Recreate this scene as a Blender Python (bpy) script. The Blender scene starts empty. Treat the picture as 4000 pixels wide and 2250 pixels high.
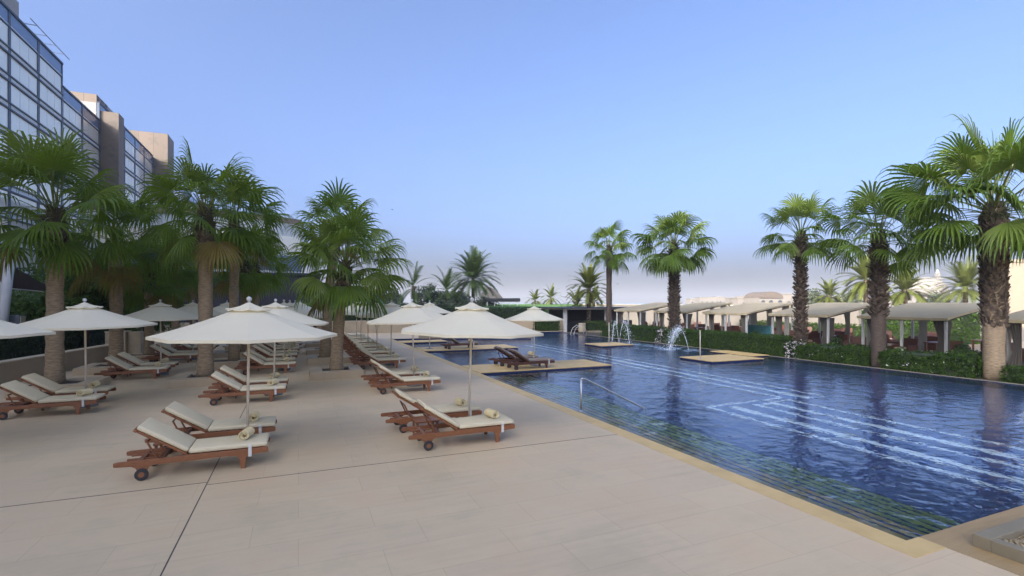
import bpy, math, random
from mathutils import Vector, Matrix, noise
R = math.radians
rnd = random.Random(7)
sc = bpy.context.scene
COL = sc.collection

# ------------------------------------------------------------------ helpers
class MB:
    """collects plain geometry and links it as ONE mesh object"""
    def __init__(s): s.v = []; s.f = []; s.m = []; s.mi = 0
    def add(s, vs, fs):
        o = len(s.v); s.v.extend([tuple(p) for p in vs])
        for f in fs: s.f.append(tuple(i + o for i in f)); s.m.append(s.mi)
    def quad(s, a, b, c, d): s.add([a, b, c, d], [(0, 1, 2, 3)])
    def box(s, x0, y0, z0, x1, y1, z1, M=None):
        vs = [Vector((x, y, z)) for z in (z0, z1) for y in (y0, y1) for x in (x0, x1)]
        if M: vs = [M @ p for p in vs]
        s.add(vs, [(0, 2, 3, 1), (4, 5, 7, 6), (0, 1, 5, 4), (2, 6, 7, 3), (0, 4, 6, 2), (1, 3, 7, 5)])
    def prism(s, pts, y0, y1, M=None):
        """polygon in x,z extruded along y"""
        n = len(pts)
        vs = [Vector((x, y0, z)) for x, z in pts] + [Vector((x, y1, z)) for x, z in pts]
        if M: vs = [M @ p for p in vs]
        s.add(vs, [tuple(range(n)), tuple(range(2 * n - 1, n - 1, -1))] + [(i, i + n, (i + 1) % n + n, (i + 1) % n) for i in range(n)])
    def slab(s, pts, z0, z1):
        n = len(pts)
        vs = [(x, y, z0) for x, y in pts] + [(x, y, z1) for x, y in pts]
        s.add(vs, [tuple(range(n - 1, -1, -1)), tuple(range(n, 2 * n))] + [(i, (i + 1) % n, (i + 1) % n + n, i + n) for i in range(n)])
    def tube(s, pts, rad, seg=8, cap=True):
        pts = [Vector(p) for p in pts]; n = len(pts)
        if not isinstance(rad, (list, tuple)): rad = [rad] * n
        vs = []; up = None
        for i, p in enumerate(pts):
            d = (pts[min(i + 1, n - 1)] - pts[max(i - 1, 0)]).normalized()
            if up is None: up = d.orthogonal().normalized()
            up = (up - d * up.dot(d)).normalized(); b = d.cross(up)
            for k in range(seg):
                a = 2 * math.pi * k / seg
                vs.append(p + (up * math.cos(a) + b * math.sin(a)) * rad[i])
        fs = []
        for i in range(n - 1):
            for k in range(seg):
                k2 = (k + 1) % seg
                fs.append((i * seg + k, i * seg + k2, (i + 1) * seg + k2, (i + 1) * seg + k))
        if cap: fs += [tuple(range(seg - 1, -1, -1)), tuple(range((n - 1) * seg, n * seg))]
        s.add(vs, fs)
    def lathe(s, prof, seg=16, c=(0, 0, 0)):
        vs = []; n = len(prof)
        for r, z in prof:
            for k in range(seg):
                a = 2 * math.pi * k / seg
                vs.append((c[0] + r * math.cos(a), c[1] + r * math.sin(a), c[2] + z))
        fs = [(i * seg + k, i * seg + (k + 1) % seg, (i + 1) * seg + (k + 1) % seg, (i + 1) * seg + k) for i in range(n - 1) for k in range(seg)]
        s.add(vs, fs + [tuple(range(seg - 1, -1, -1)), tuple(range((n - 1) * seg, n * seg))])
    def mesh(s, name, mats, smooth=False):
        me = bpy.data.meshes.new(name); me.from_pydata(s.v, [], s.f)
        if not isinstance(mats, (list, tuple)): mats = [mats]
        for m in mats: me.materials.append(m)
        if len(mats) > 1: me.polygons.foreach_set('material_index', s.m)
        if smooth: me.polygons.foreach_set('use_smooth', [True] * len(s.f))
        me.update(); return me
    def build(s, name, mats, parent=None, smooth=False, bevel=0, seg=2):
        o = bpy.data.objects.new(name, s.mesh(name, mats, smooth)); COL.objects.link(o)
        if parent: o.parent = parent
        if bevel:
            b = o.modifiers.new('bevel', 'BEVEL'); b.width = bevel; b.segments = seg; b.limit_method = 'ANGLE'
        return o

def tag(o, label, cat, group=None, kind=None):
    o['label'] = label; o['category'] = cat
    if group: o['group'] = group
    if kind: o['kind'] = kind
    return o
def thing(name, label, cat, loc=(0, 0, 0), rz=0, group=None):
    o = bpy.data.objects.new(name, None); COL.objects.link(o); o.empty_display_size = .1
    o.location = loc; o.rotation_euler = (0, 0, rz)
    return tag(o, label, cat, group)
def struct(o): o['kind'] = 'structure'; return o
def copy_tree(o, parent=None):
    c = o.copy(); COL.objects.link(c)
    if parent: c.parent = parent
    for ch in list(o.children): copy_tree(ch, c)
    return c

ORD = 'first second third fourth fifth sixth seventh eighth ninth tenth eleventh twelfth'.split()

# ------------------------------------------------------------------ materials
def nt(name):
    m = bpy.data.materials.new(name); m.use_nodes = True
    t = m.node_tree; return m, t, t.nodes['Principled BSDF'], t.nodes['Material Output']
def noise_node(t, scale, detail=4, rough=.55, coord='Object', stretch=None):
    tc = t.nodes.new('ShaderNodeTexCoord'); n = t.nodes.new('ShaderNodeTexNoise')
    n.inputs['Scale'].default_value = scale; n.inputs['Detail'].default_value = detail; n.inputs['Roughness'].default_value = rough
    src = tc.outputs[coord]
    if stretch:
        mp = t.nodes.new('ShaderNodeMapping'); mp.inputs['Scale'].default_value = stretch
        t.links.new(src, mp.inputs['Vector']); src = mp.outputs['Vector']
    t.links.new(src, n.inputs['Vector']); return n
def ramp(t, fac, stops):
    r = t.nodes.new('ShaderNodeValToRGB'); e = r.color_ramp.elements
    while len(e) < len(stops): e.new(.5)
    for i, (p, c) in enumerate(stops): e[i].position = p; e[i].color = (*c, 1)
    t.links.new(fac, r.inputs['Fac']); return r
def mat(name, c1, c2=None, rough=.6, scale=6, detail=4, bump=0, bscale=None, stretch=None, metal=0, coord='Object', lo=.3, hi=.7, spec=.5):
    m, t, b, o = nt(name)
    b.inputs['Roughness'].default_value = rough; b.inputs['Metallic'].default_value = metal
    b.inputs['Specular IOR Level'].default_value = spec
    if c2 is None: c2 = tuple(x * .8 for x in c1)
    n = noise_node(t, scale, detail, coord=coord, stretch=stretch)
    r = ramp(t, n.outputs['Fac'], [(lo, c1), (hi, c2)])
    t.links.new(r.outputs['Color'], b.inputs['Base Color'])
    if bump:
        n2 = noise_node(t, bscale or scale * 3, 5, coord=coord, stretch=stretch)
        bp = t.nodes.new('ShaderNodeBump'); bp.inputs['Strength'].default_value = bump; bp.inputs['Distance'].default_value = .02
        t.links.new(n2.outputs['Fac'], bp.inputs['Height']); t.links.new(bp.outputs['Normal'], b.inputs['Normal'])
    return m
def leafmat(name, c1, c2, tr, trf=.35, scale=1.2, rough=.45):
    m, t, b, o = nt(name)
    b.inputs['Roughness'].default_value = rough; b.inputs['Specular IOR Level'].default_value = .2
    n = noise_node(t, scale, 3)
    r = ramp(t, n.outputs['Fac'], [(.3, c1), (.7, c2)])
    t.links.new(r.outputs['Color'], b.inputs['Base Color'])
    tl = t.nodes.new('ShaderNodeBsdfTranslucent'); tl.inputs['Color'].default_value = (*tr, 1)
    mx = t.nodes.new('ShaderNodeMixShader'); mx.inputs[0].default_value = trf
    t.links.new(b.outputs[0], mx.inputs[1]); t.links.new(tl.outputs[0], mx.inputs[2]); t.links.new(mx.outputs[0], o.inputs['Surface'])
    return m

def paving(name, c1, c2, mortar, bw, rh, rot=0, streak=.12, rough=.62, ms=.006):
    m, t, b, o = nt(name)
    tc = t.nodes.new('ShaderNodeTexCoord'); mp = t.nodes.new('ShaderNodeMapping'); mp.inputs['Rotation'].default_value = (0, 0, rot)
    t.links.new(tc.outputs['Object'], mp.inputs['Vector'])
    br = t.nodes.new('ShaderNodeTexBrick'); br.inputs['Scale'].default_value = 1
    br.inputs['Brick Width'].default_value = bw; br.inputs['Row Height'].default_value = rh; br.inputs['Mortar Size'].default_value = ms
    br.inputs['Mortar Smooth'].default_value = .3; br.offset = .37
    br.inputs['Color1'].default_value = (*c1, 1); br.inputs['Color2'].default_value = (*c2, 1); br.inputs['Mortar'].default_value = (*mortar, 1)
    t.links.new(mp.outputs[0], br.inputs['Vector'])
    n1 = t.nodes.new('ShaderNodeTexNoise'); n1.inputs['Scale'].default_value = .35; n1.inputs['Detail'].default_value = 6
    t.links.new(mp.outputs[0], n1.inputs['Vector'])
    mp2 = t.nodes.new('ShaderNodeMapping'); mp2.inputs['Scale'].default_value = (.6, 5, 1); t.links.new(mp.outputs[0], mp2.inputs['Vector'])
    n2 = t.nodes.new('ShaderNodeTexNoise'); n2.inputs['Scale'].default_value = 1.3; n2.inputs['Detail'].default_value = 5; n2.inputs['Roughness'].default_value = .65
    t.links.new(mp2.outputs[0], n2.inputs['Vector'])
    a = t.nodes.new('ShaderNodeMath'); a.operation = 'ADD'; t.links.new(n1.outputs['Fac'], a.inputs[0]); t.links.new(n2.outputs['Fac'], a.inputs[1])
    r = ramp(t, a.outputs[0], [(.35, (1 - streak * 1.6,) * 3), (.5, (1, 1, 1)), (.66, (1 + 0, 1 - streak * .25, 1 - streak * .45))])
    mr = t.nodes.new('ShaderNodeMapRange'); mr.inputs['From Max'].default_value = 2; t.links.new(a.outputs[0], mr.inputs['Value']); t.links.new(mr.outputs[0], r.inputs['Fac'])
    mul = t.nodes.new('ShaderNodeMix'); mul.data_type = 'RGBA'; mul.blend_type = 'MULTIPLY'; mul.inputs['Factor'].default_value = 1
    t.links.new(br.outputs['Color'], mul.inputs['A']); t.links.new(r.outputs['Color'], mul.inputs['B'])
    n5 = t.nodes.new('ShaderNodeTexNoise'); n5.inputs['Scale'].default_value = .8; n5.inputs['Detail'].default_value = 7; n5.inputs['Roughness'].default_value = .62; t.links.new(tc.outputs['Object'], n5.inputs['Vector'])
    r5 = ramp(t, n5.outputs['Fac'], [(.34, (.90, .92, .92)), (.5, (1, 1, 1)), (.68, (1.0, .95, .93))])
    mu2 = t.nodes.new('ShaderNodeMix'); mu2.data_type = 'RGBA'; mu2.blend_type = 'MULTIPLY'; mu2.inputs['Factor'].default_value = 1
    t.links.new(mul.outputs['Result'], mu2.inputs['A']); t.links.new(r5.outputs['Color'], mu2.inputs['B'])
    t.links.new(mu2.outputs['Result'], b.inputs['Base Color'])
    n3 = t.nodes.new('ShaderNodeTexNoise'); n3.inputs['Scale'].default_value = 40; n3.inputs['Detail'].default_value = 4; t.links.new(mp.outputs[0], n3.inputs['Vector'])
    rr = t.nodes.new('ShaderNodeMapRange'); rr.inputs['To Min'].default_value = rough - .12; rr.inputs['To Max'].default_value = rough + .15
    t.links.new(n1.outputs['Fac'], rr.inputs['Value']); t.links.new(rr.outputs[0], b.inputs['Roughness'])
    bp = t.nodes.new('ShaderNodeBump'); bp.inputs['Strength'].default_value = .12; bp.inputs['Distance'].default_value = .01
    t.links.new(n3.outputs['Fac'], bp.inputs['Height']); t.links.new(bp.outputs[0], b.inputs['Normal'])
    return m

M = {}
M['terrace'] = paving('terrace_stone', (.60, .455, .275), (.57, .43, .262), (.505, .38, .228), 1.35, .62, streak=.06)
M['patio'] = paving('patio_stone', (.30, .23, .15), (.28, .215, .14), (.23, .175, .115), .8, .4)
M['coping'] = mat('coping_sandstone', (.62, .425, .17), (.53, .36, .14), rough=.6, scale=2.5, detail=7, bump=.15, bscale=30, lo=.35, hi=.65)
M['plank'] = mat('striated_sandstone', (.38, .255, .115), (.32, .21, .09), rough=.6, scale=3, detail=6, stretch=(.5, 6, 1), bump=.12)
M['joint'] = mat('joint_filler', (.07, .065, .06), rough=.9)
M['wall'] = paving('wall_stone', (.46, .36, .23), (.435, .34, .215), (.36, .28, .18), 1.2, .9, streak=.12)
M['wallcap'] = mat('wall_cap_stone', (.58, .47, .32), (.53, .43, .29), scale=5, bump=.1)
M['soil'] = mat('soil', (.035, .028, .022), (.07, .055, .04), rough=.95, scale=18, bump=.8)
M['teak'] = mat('teak_wood', (.255, .096, .036), (.165, .06, .022), rough=.42, scale=9, detail=6, stretch=(1, 9, 9), bump=.12, lo=.35, hi=.68)
M['darkteak'] = mat('weathered_dark_teak', (.10, .035, .016), (.06, .022, .011), rough=.5, scale=9, stretch=(1, 9, 9), bump=.1)
M['cushion'] = mat('cushion_fabric', (.66, .57, .385), (.62, .535, .36), rough=.9, scale=3, bump=.3, bscale=5, spec=.2)
M['browncushion'] = mat('taupe_cushion_fabric', (.26, .21, .17), (.2, .16, .13), rough=.9, scale=4, bump=.2)
M['towel'] = mat('towel_terry', (.86, .72, .42), (.78, .65, .37), rough=.95, scale=20, bump=.5, bscale=120, spec=.1)
M['rubber'] = mat('black_rubber', (.02, .02, .02), (.03, .03, .03), rough=.7)
M['strap'] = mat('white_strap', (.68, .66, .6), rough=.9)
M['steel'] = mat('steel_pole', (.55, .54, .52), (.48, .47, .45), rough=.32, metal=.8, scale=4)
M['polewhite'] = mat('cream_pole', (.62, .54, .42), (.56, .48, .37), rough=.4, scale=5)
M['whitepaint'] = mat('white_paint', (.55, .53, .48), (.5, .48, .44), rough=.5, scale=3)
M['canvas'] = leafmat('umbrella_canvas', (.90, .82, .61), (.87, .79, .585), (.85, .75, .52), .3, scale=2.2, rough=.85)
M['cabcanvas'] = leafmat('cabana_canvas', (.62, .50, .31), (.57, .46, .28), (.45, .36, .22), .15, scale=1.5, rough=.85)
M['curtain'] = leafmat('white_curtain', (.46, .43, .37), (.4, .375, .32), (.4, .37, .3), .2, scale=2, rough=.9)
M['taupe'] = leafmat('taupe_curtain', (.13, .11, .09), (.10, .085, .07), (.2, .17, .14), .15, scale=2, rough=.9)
M['wicker'] = mat('brown_wicker', (.17, .06, .03), (.09, .035, .02), rough=.55, scale=25, bump=.4)
M['leaf'] = leafmat('palm_leaf', (.064, .115, .013), (.108, .165, .022), (.20, .29, .024), .36, scale=1.6)
M['leaf_young'] = leafmat('palm_leaf_pale', (.115, .165, .026), (.155, .205, .04), (.27, .34, .045), .38, scale=1.6)
M['leaf_dry'] = leafmat('palm_leaf_dry', (.19, .155, .03), (.15, .10, .025), (.3, .24, .05), .3, scale=3)
M['petiole'] = mat('palm_petiole', (.17, .2, .05), (.11, .13, .03), rough=.5, scale=6)
M['date_leaf'] = leafmat('date_palm_leaflet', (.095, .115, .022), (.145, .16, .035), (.2, .22, .04), .3, scale=1.3)
M['date_leaf_grey'] = leafmat('date_palm_leaflet_grey', (.062, .098, .028), (.10, .145, .042), (.15, .2, .05), .34, scale=1.3)
M['bark'] = mat('palm_bark', (.35, .25, .145), (.19, .135, .078), rough=.9, scale=7, detail=7, stretch=(1, 1, 4), bump=.7, bscale=16, lo=.35, hi=.68)
M['bark_dark'] = mat('palm_bark_dark', (.10, .07, .048), (.05, .035, .025), rough=.9, scale=7, detail=7, stretch=(1, 1, 4), bump=.7, bscale=16, lo=.35, hi=.68)
M['boot'] = mat('palm_leaf_base', (.20, .14, .09), (.04, .027, .018), rough=.9, scale=7, detail=6, bump=.6, lo=.35, hi=.65)
M['fibre'] = mat('palm_fibre', (.05, .042, .022), (.085, .075, .03), rough=.95, scale=14, bump=.8)
M['hedge'] = leafmat('hedge_leaf', (.026, .060, .004), (.050, .092, .007), (.07, .12, .008), .25, scale=3)
M['hedge_dark'] = leafmat('dark_hedge_leaf', (.022, .045, .012), (.045, .075, .02), (.04, .08, .015), .2, scale=3)
M['hedge_core'] = mat('hedge_twigs', (.016, .028, .008), (.025, .035, .012), rough=.95, scale=10)
M['tree_leaf'] = leafmat('broadleaf', (.05, .095, .016), (.10, .155, .03), (.15, .24, .03), .35, scale=.8)
M['bush_leaf'] = leafmat('yellow_green_leaf', (.12, .19, .025), (.17, .24, .04), (.22, .32, .04), .3, scale=1.5)
M['olive_leaf'] = leafmat('grey_green_leaf', (.085, .10, .06), (.13, .15, .09), (.1, .12, .06), .2, scale=1)
M['flower'] = mat('white_flower', (.75, .68, .68), (.7, .55, .6), rough=.8)
M['treebark'] = mat('tree_bark', (.08, .06, .045), (.05, .038, .03), rough=.9, scale=9, bump=.5)
M['lawn'] = mat('lawn_grass', (.075, .17, .018), (.11, .21, .03), rough=.9, scale=1.5, detail=8, bump=.5, bscale=30)
M['sand'] = mat('sandy_ground', (.20, .165, .12), (.17, .14, .10), rough=.95, scale=.05, detail=8)
M['sea'] = mat('far_sea', (.34, .42, .46), (.30, .39, .44), rough=.25, scale=.02)
M['tile_blue'] = mat('pool_mosaic_blue', (.046, .066, .16), (.066, .094, .215), rough=.25, scale=9, detail=3, coord='Object')
M['tile_light'] = mat('pool_mosaic_pale', (.030, .065, .20), (.04, .085, .24), rough=.25, scale=6)
M['tile_line'] = mat('pool_line_tile', (.80, .88, .88), (.72, .80, .82), rough=.25, scale=6)
M['tile_green'] = mat('pool_step_green', (.20, .23, .07), (.08, .14, .06), rough=.3, scale=3.5, detail=6, lo=.35, hi=.65)
M['tile_ochre'] = mat('pool_step_ochre', (.34, .23, .08), (.17, .15, .05), rough=.3, scale=3.5, detail=6, lo=.35, hi=.65)
M['tile_navy'] = mat('pool_edge_tile', (.014, .022, .07), (.02, .032, .10), rough=.2, scale=12)
M['gravel'] = mat('gravel', (.40, .31, .18), (.2, .155, .09), rough=.9, scale=8, detail=3, bump=.3)
M['concrete'] = mat('concrete_kerb', (.24, .2, .13), (.2, .165, .105), rough=.8, scale=3, bump=.15)
M['panel'] = None
def glass_panel():
    m, t, b, o = nt('blind_glass_panel')
    n = noise_node(t, .12, 3)
    r = ramp(t, n.outputs['Fac'], [(.3, (.92, .84, .70)), (.7, (.96, .89, .76))])
    t.links.new(r.outputs[0], b.inputs['Base Color']); b.inputs['Roughness'].default_value = .5
    g = t.nodes.new('ShaderNodeBsdfGlossy'); g.inputs['Roughness'].default_value = .12; g.inputs['Color'].default_value = (1, .87, .68, 1)
    mx = t.nodes.new('ShaderNodeMixShader'); mx.inputs[0].default_value = .45
    t.links.new(b.outputs[0], mx.inputs[1]); t.links.new(g.outputs[0], mx.inputs[2]); t.links.new(mx.outputs[0], o.inputs['Surface'])
    return m
M['panel'] = glass_panel()
M['blueglass'] = mat('blue_facade_glass', (.09, .14, .24), (.12, .17, .27), rough=.06, scale=.3, spec=1)
M['band'] = mat('facade_band', (.72, .72, .70), (.66, .66, .65), rough=.4, scale=1)
M['darkline'] = mat('facade_dark_frame', (.03, .035, .05), rough=.4)
M['mullion'] = mat('facade_mullion', (.13, .155, .19), rough=.4)
M['facstone'] = paving('facade_stone', (.23, .17, .115), (.20, .15, .10), (.09, .07, .045), 3.2, 1.15, streak=.2, ms=.05)
M['roofconc'] = mat('roof_concrete', (.40, .36, .31), (.33, .3, .26), scale=1)
M['charcoal'] = mat('charcoal_wall', (.035, .033, .034), (.045, .042, .043), rough=.7, scale=1)
M['redwall'] = mat('terracotta_wall', (.24, .10, .055), (.2, .085, .045), scale=3)
M['awning'] = leafmat('brown_awning', (.12, .075, .045), (.10, .06, .036), (.16, .09, .04), .25, rough=.9)
M['cream'] = mat('cream_render', (.25, .195, .13), (.235, .18, .12), rough=.8, scale=.4)
M['whitehouse'] = mat('white_render', (.25, .215, .17), (.22, .19, .15), rough=.8, scale=.3)
M['brownroof'] = mat('brown_vault_roof', (.14, .105, .075), (.12, .09, .065), rough=.8, scale=.5)
M['darkglass'] = mat('dark_window', (.06, .07, .08), rough=.15)
M['teal'] = mat('teal_fabric', (.07, .22, .25), rough=.8)
M['greentent'] = mat('green_tent_fabric', (.10, .21, .15), (.085, .18, .13), rough=.8, scale=1)
M['greybox'] = mat('grey_metal', (.16, .17, .18), rough=.5)
M['wet'] = mat('white_stone', (.6, .58, .54), (.45, .44, .42), scale=8, bump=.2)
M['birdblack'] = mat('bird_plumage', (.03, .03, .035), rough=.8)

def water_mat():
    m, t, b, o = nt('pool_water')
    t.nodes.remove(b)
    tc = t.nodes.new('ShaderNodeTexCoord')
    def nz(scale, detail, dist=0):
        n = t.nodes.new('ShaderNodeTexNoise'); n.inputs['Scale'].default_value = scale; n.inputs['Detail'].default_value = detail
        n.inputs['Distortion'].default_value = dist; t.links.new(tc.outputs['Object'], n.inputs['Vector']); return n
    a = nz(1.8, 2, .6); c = nz(6.5, 2, .3)
    d = t.nodes.new('ShaderNodeMath'); d.operation = 'MULTIPLY_ADD'; d.inputs[1].default_value = .35
    t.links.new(c.outputs['Fac'], d.inputs[0]); t.links.new(a.outputs['Fac'], d.inputs[2])
    bp = t.nodes.new('ShaderNodeBump'); bp.inputs['Strength'].default_value = 1; bp.inputs['Distance'].default_value = .031
    t.links.new(d.outputs[0], bp.inputs['Height'])
    gl = t.nodes.new('ShaderNodeBsdfGlass'); gl.inputs['Roughness'].default_value = 0; gl.inputs['IOR'].default_value = 1.333; gl.inputs['Color'].default_value = (.93, .98, 1, 1)
    t.links.new(bp.outputs[0], gl.inputs['Normal']); t.links.new(gl.outputs[0], o.inputs['Surface'])
    return m
M['water'] = water_mat()
def jet_mat():
    m, t, b, o = nt('falling_water')
    b.inputs['Base Color'].default_value = (.8, .86, .9, 1); b.inputs['Roughness'].default_value = .15
    tr = t.nodes.new('ShaderNodeBsdfTransparent'); mx = t.nodes.new('ShaderNodeMixShader')
    n = noise_node(t, 9, 4); r = ramp(t, n.outputs['Fac'], [(.35, (.2,) * 3), (.65, (.8,) * 3)]); t.links.new(r.outputs[0], mx.inputs[0])
    t.links.new(tr.outputs[0], mx.inputs[1]); t.links.new(b.outputs[0], mx.inputs[2]); t.links.new(mx.outputs[0], o.inputs['Surface'])
    return m
M['jet'] = jet_mat()
def foam_mat():
    m, t, b, o = nt('churned_water')
    b.inputs['Base Color'].default_value = (.5, .68, .85, 1); b.inputs['Roughness'].default_value = .3
    tr = t.nodes.new('ShaderNodeBsdfTransparent'); mx = t.nodes.new('ShaderNodeMixShader')
    n = noise_node(t, 1.6, 6, rough=.7); r = ramp(t, n.outputs['Fac'], [(.46, (0,) * 3), (.72, (.75,) * 3)]); t.links.new(r.outputs[0], mx.inputs[0])
    t.links.new(tr.outputs[0], mx.inputs[1]); t.links.new(b.outputs[0], mx.inputs[2]); t.links.new(mx.outputs[0], o.inputs['Surface'])
    return m
M['foam'] = foam_mat()

# ------------------------------------------------------------------ camera, light, sky
YAW = R(23.07); EYE = 2.7
cam = bpy.data.cameras.new('camera'); co = bpy.data.objects.new('camera', cam); COL.objects.link(co)
co.location = (0, 0, EYE); co.rotation_euler = (R(90), 0, -YAW)
cam.sensor_width = 36; cam.lens = 36 * 1960 / 4000; cam.shift_y = 55 / 4000; cam.clip_end = 9000; cam.clip_start = .05
sc.camera = co
SUN_EL = 27.5; SUN_AZ_FROM = Vector((-math.cos(R(28)), -math.sin(R(28)), 0))
S = (SUN_AZ_FROM * math.cos(R(SUN_EL)) + Vector((0, 0, math.sin(R(SUN_EL))))).normalized()
sl = bpy.data.lights.new('sun', 'SUN'); sl.energy = 2.0; sl.angle = R(.53); sl.color = (1, .945, .86)
so = bpy.data.objects.new('sun', sl); COL.objects.link(so); so.rotation_euler = S.to_track_quat('Z', 'Y').to_euler(); so.location = S * 60
w = bpy.data.worlds.new('World'); sc.world = w; w.use_nodes = True
wt = w.node_tree; bg = wt.nodes['Background']
sky = wt.nodes.new('ShaderNodeTexSky'); sky.sky_type = 'NISHITA'; sky.sun_disc = False
sky.sun_elevation = R(SUN_EL); sky.sun_rotation = math.atan2(S.x, S.y)
sky.air_density = .46; sky.dust_density = 7.8; sky.ozone_density = 5.6; sky.altitude = 0
wt.links.new(sky.outputs[0], bg.inputs['Color']); bg.inputs['Strength'].default_value = .15
sc.view_settings.view_transform = 'Standard'; sc.view_settings.look = 'None'; sc.view_settings.exposure = 2.02; sc.view_settings.gamma = 1
cy = sc.cycles; cy.max_bounces = 9; cy.transmission_bounces = 6; cy.transparent_max_bounces = 12; cy.diffuse_bounces = 3; cy.glossy_bounces = 3; cy.sample_clamp_indirect = 6
cy.caustics_reflective = False; cy.caustics_refractive = True

# ------------------------------------------------------------------ ground, pool
PX0, PX1, PY0 = 6.33, 22.1, 3.47
WZ = -.07; FZ = -1.45
POOL = [(PX0, PY0), (PX1, PY0), (PX1, 40.5), (16.4, 40.5), (16.0, 33.9), (8.6, 36.6), (PX0, 36.9)]
def flat(name, polys, m, z):
    b = MB()
    for p in polys: b.add([(x, y, z) for x, y in p], [tuple(range(len(p)))])
    return struct(b.build(name, m))
CW = .34
flat('terrace', [[(-60, -25), (PX0 - CW, -25), (PX0 - CW, 47), (-60, 47)],
                 [(PX0 - CW, -25), (45, -25), (45, 2.35), (PX0 - CW, 2.35)], [(PX0 - CW, 2.35), (6.55, 2.35), (6.55, 3.2), (PX0 - CW, 3.2)],
                 [(PX0 - CW, 37.3), (8.7, 37.0), (16.3, 34.2), (16.35, 47), (PX0 - CW, 47)],
                 [(16.35, 40.9), (23, 40.9), (23, 47), (16.35, 47)]], M['terrace'], 0)
b = MB(); zc = .004
b.slab([(PX0 - CW, PY0 + .003), (PX0, PY0 + .003), (PX0, 37), (PX0 - CW, 37.3)], -.06, zc)
b.slab([(PX0 - CW, 3.2), (6.55, 3.2), (6.55, PY0), (PX0 - CW, PY0)], -.06, zc + .001)
struct(b.build('pool_coping', M['coping']))
b = MB()
b.slab([(6.554, 2.354), (32, 2.354), (32, PY0), (6.554, PY0)], -.06, .003)
struct(b.build('stone_deck', M['plank']))
b = MB()
b.slab([(PX1 + .003, PY0 + .003), (PX1 + .22, PY0 + .003), (PX1 + .22, 40.6), (PX1 + .003, 40.6)], -1, WZ + .018)
struct(b.build('pool_rim', M['concrete']))
# raised bed behind the right rim, then the sunny patio a step lower
flat('planting_bed', [[(PX1 + .2, 2.56), (25, 2.56), (25, 40.8), (PX1 + .2, 40.8)]], M['soil'], -.09)
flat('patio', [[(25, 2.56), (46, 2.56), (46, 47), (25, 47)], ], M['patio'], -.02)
b = MB(); b.slab([(24.85, 2.56), (25, 2.56), (25, 40.8), (24.85, 40.8)], -.5, .02); struct(b.build('bed_kerb', M['concrete']))
b = MB()
for q in ([(-4000, -900), (6, -900), (6, 4000), (-4000, 4000)], [(6, 47), (4000, 47), (4000, 4000), (6, 4000)],
          [(46, -900), (4000, -900), (4000, 47), (46, 47)], [(6, -900), (46, -900), (46, 2.5), (6, 2.5)]):
    b.add([(x, y, -.42) for x, y in q], [(0, 1, 2, 3)])
struct(b.build('ground', M['sand']))
b = MB(); b.add([(20, 330, -.3), (330, 230, -.3), (3200, 1500, -.3), (3000, 3900, -.3), (-300, 3900, -.3)], [(0, 1, 2, 3, 4)])
struct(b.build('sea', M['sea']))
# basin
b = MB()
n = len(POOL)
b.add([(x, y, FZ) for x, y in POOL], [tuple(range(n))]); b.mi = 1
for i in range(n):
    (x0, y0), (x1, y1) = POOL[i], POOL[(i + 1) % n]
    zt = (-.06, WZ + .012, -.002, -.06, -.002, -.002, -.06)[i]
    b.quad((x0, y0, FZ), (x1, y1, FZ), (x1, y1, zt), (x0, y0, zt))
struct(b.build('pool_basin', [M['tile_blue'], M['tile_navy']]))
b = MB(); b.add([(x, y, WZ) for x, y in POOL], [tuple(range(n))]); struct(b.build('water', M['water']))
# steps down into the water along the left side
def steps(name, y0, y1):
    b = MB()
    for k in range(9):
        z = -.13 - .08 * k; x = PX0 + .005 + .22 * k
        b.mi = 1 if k < 4 else 0
        b.box(x, y0, FZ, x + .22, y1, z)
        b.mi = 2; b.box(x + .175, y0 + .001, z, x + .222, y1 - .001, z + .004)
    return struct(b.build(name, [M['tile_green'], M['tile_ochre'], M['tile_navy']]))
steps('pool_steps', PY0 + .01, 17.6)
# pale bands and lines on the floor
b = MB(); z = FZ + .004
for x0, x1, y0, y1 in ((11.0, 13.95, PY0 + .2, 11.3), (14.1, 15.5, 10.9, 31)):
    b.add([(x0, y0, z), (x1, y0, z), (x1, y1, z), (x0, y1, z)], [(0, 1, 2, 3)])
struct(b.build('lane_band', M['tile_light']))
b = MB(); z = FZ + .008
def line(x0, y0, x1, y1): b.add([(x0, y0, z), (x1, y0, z), (x1, y1, z), (x0, y1, z)], [(0, 1, 2, 3)])
for x, w_, ye in ((11.0, .12, 11.3), (11.66, .26, 10.95), (12.5, .12, 10.95), (13.15, .24, 10.85), (13.95, .12, 10.8)): line(x - w_ / 2, PY0 + .2, x + w_ / 2, ye)
line(11.06, 11.2, 14.0, 11.32); line(12.56, 10.84, 14.1, 10.95)
for x, w_, y0 in ((14.1, .12, 11.34), (14.8, .24, 10.9), (15.5, .12, 10.9)): line(x - w_ / 2, y0, x + w_ / 2, 31)
struct(b.build('lane_line', M['tile_line']))
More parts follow.
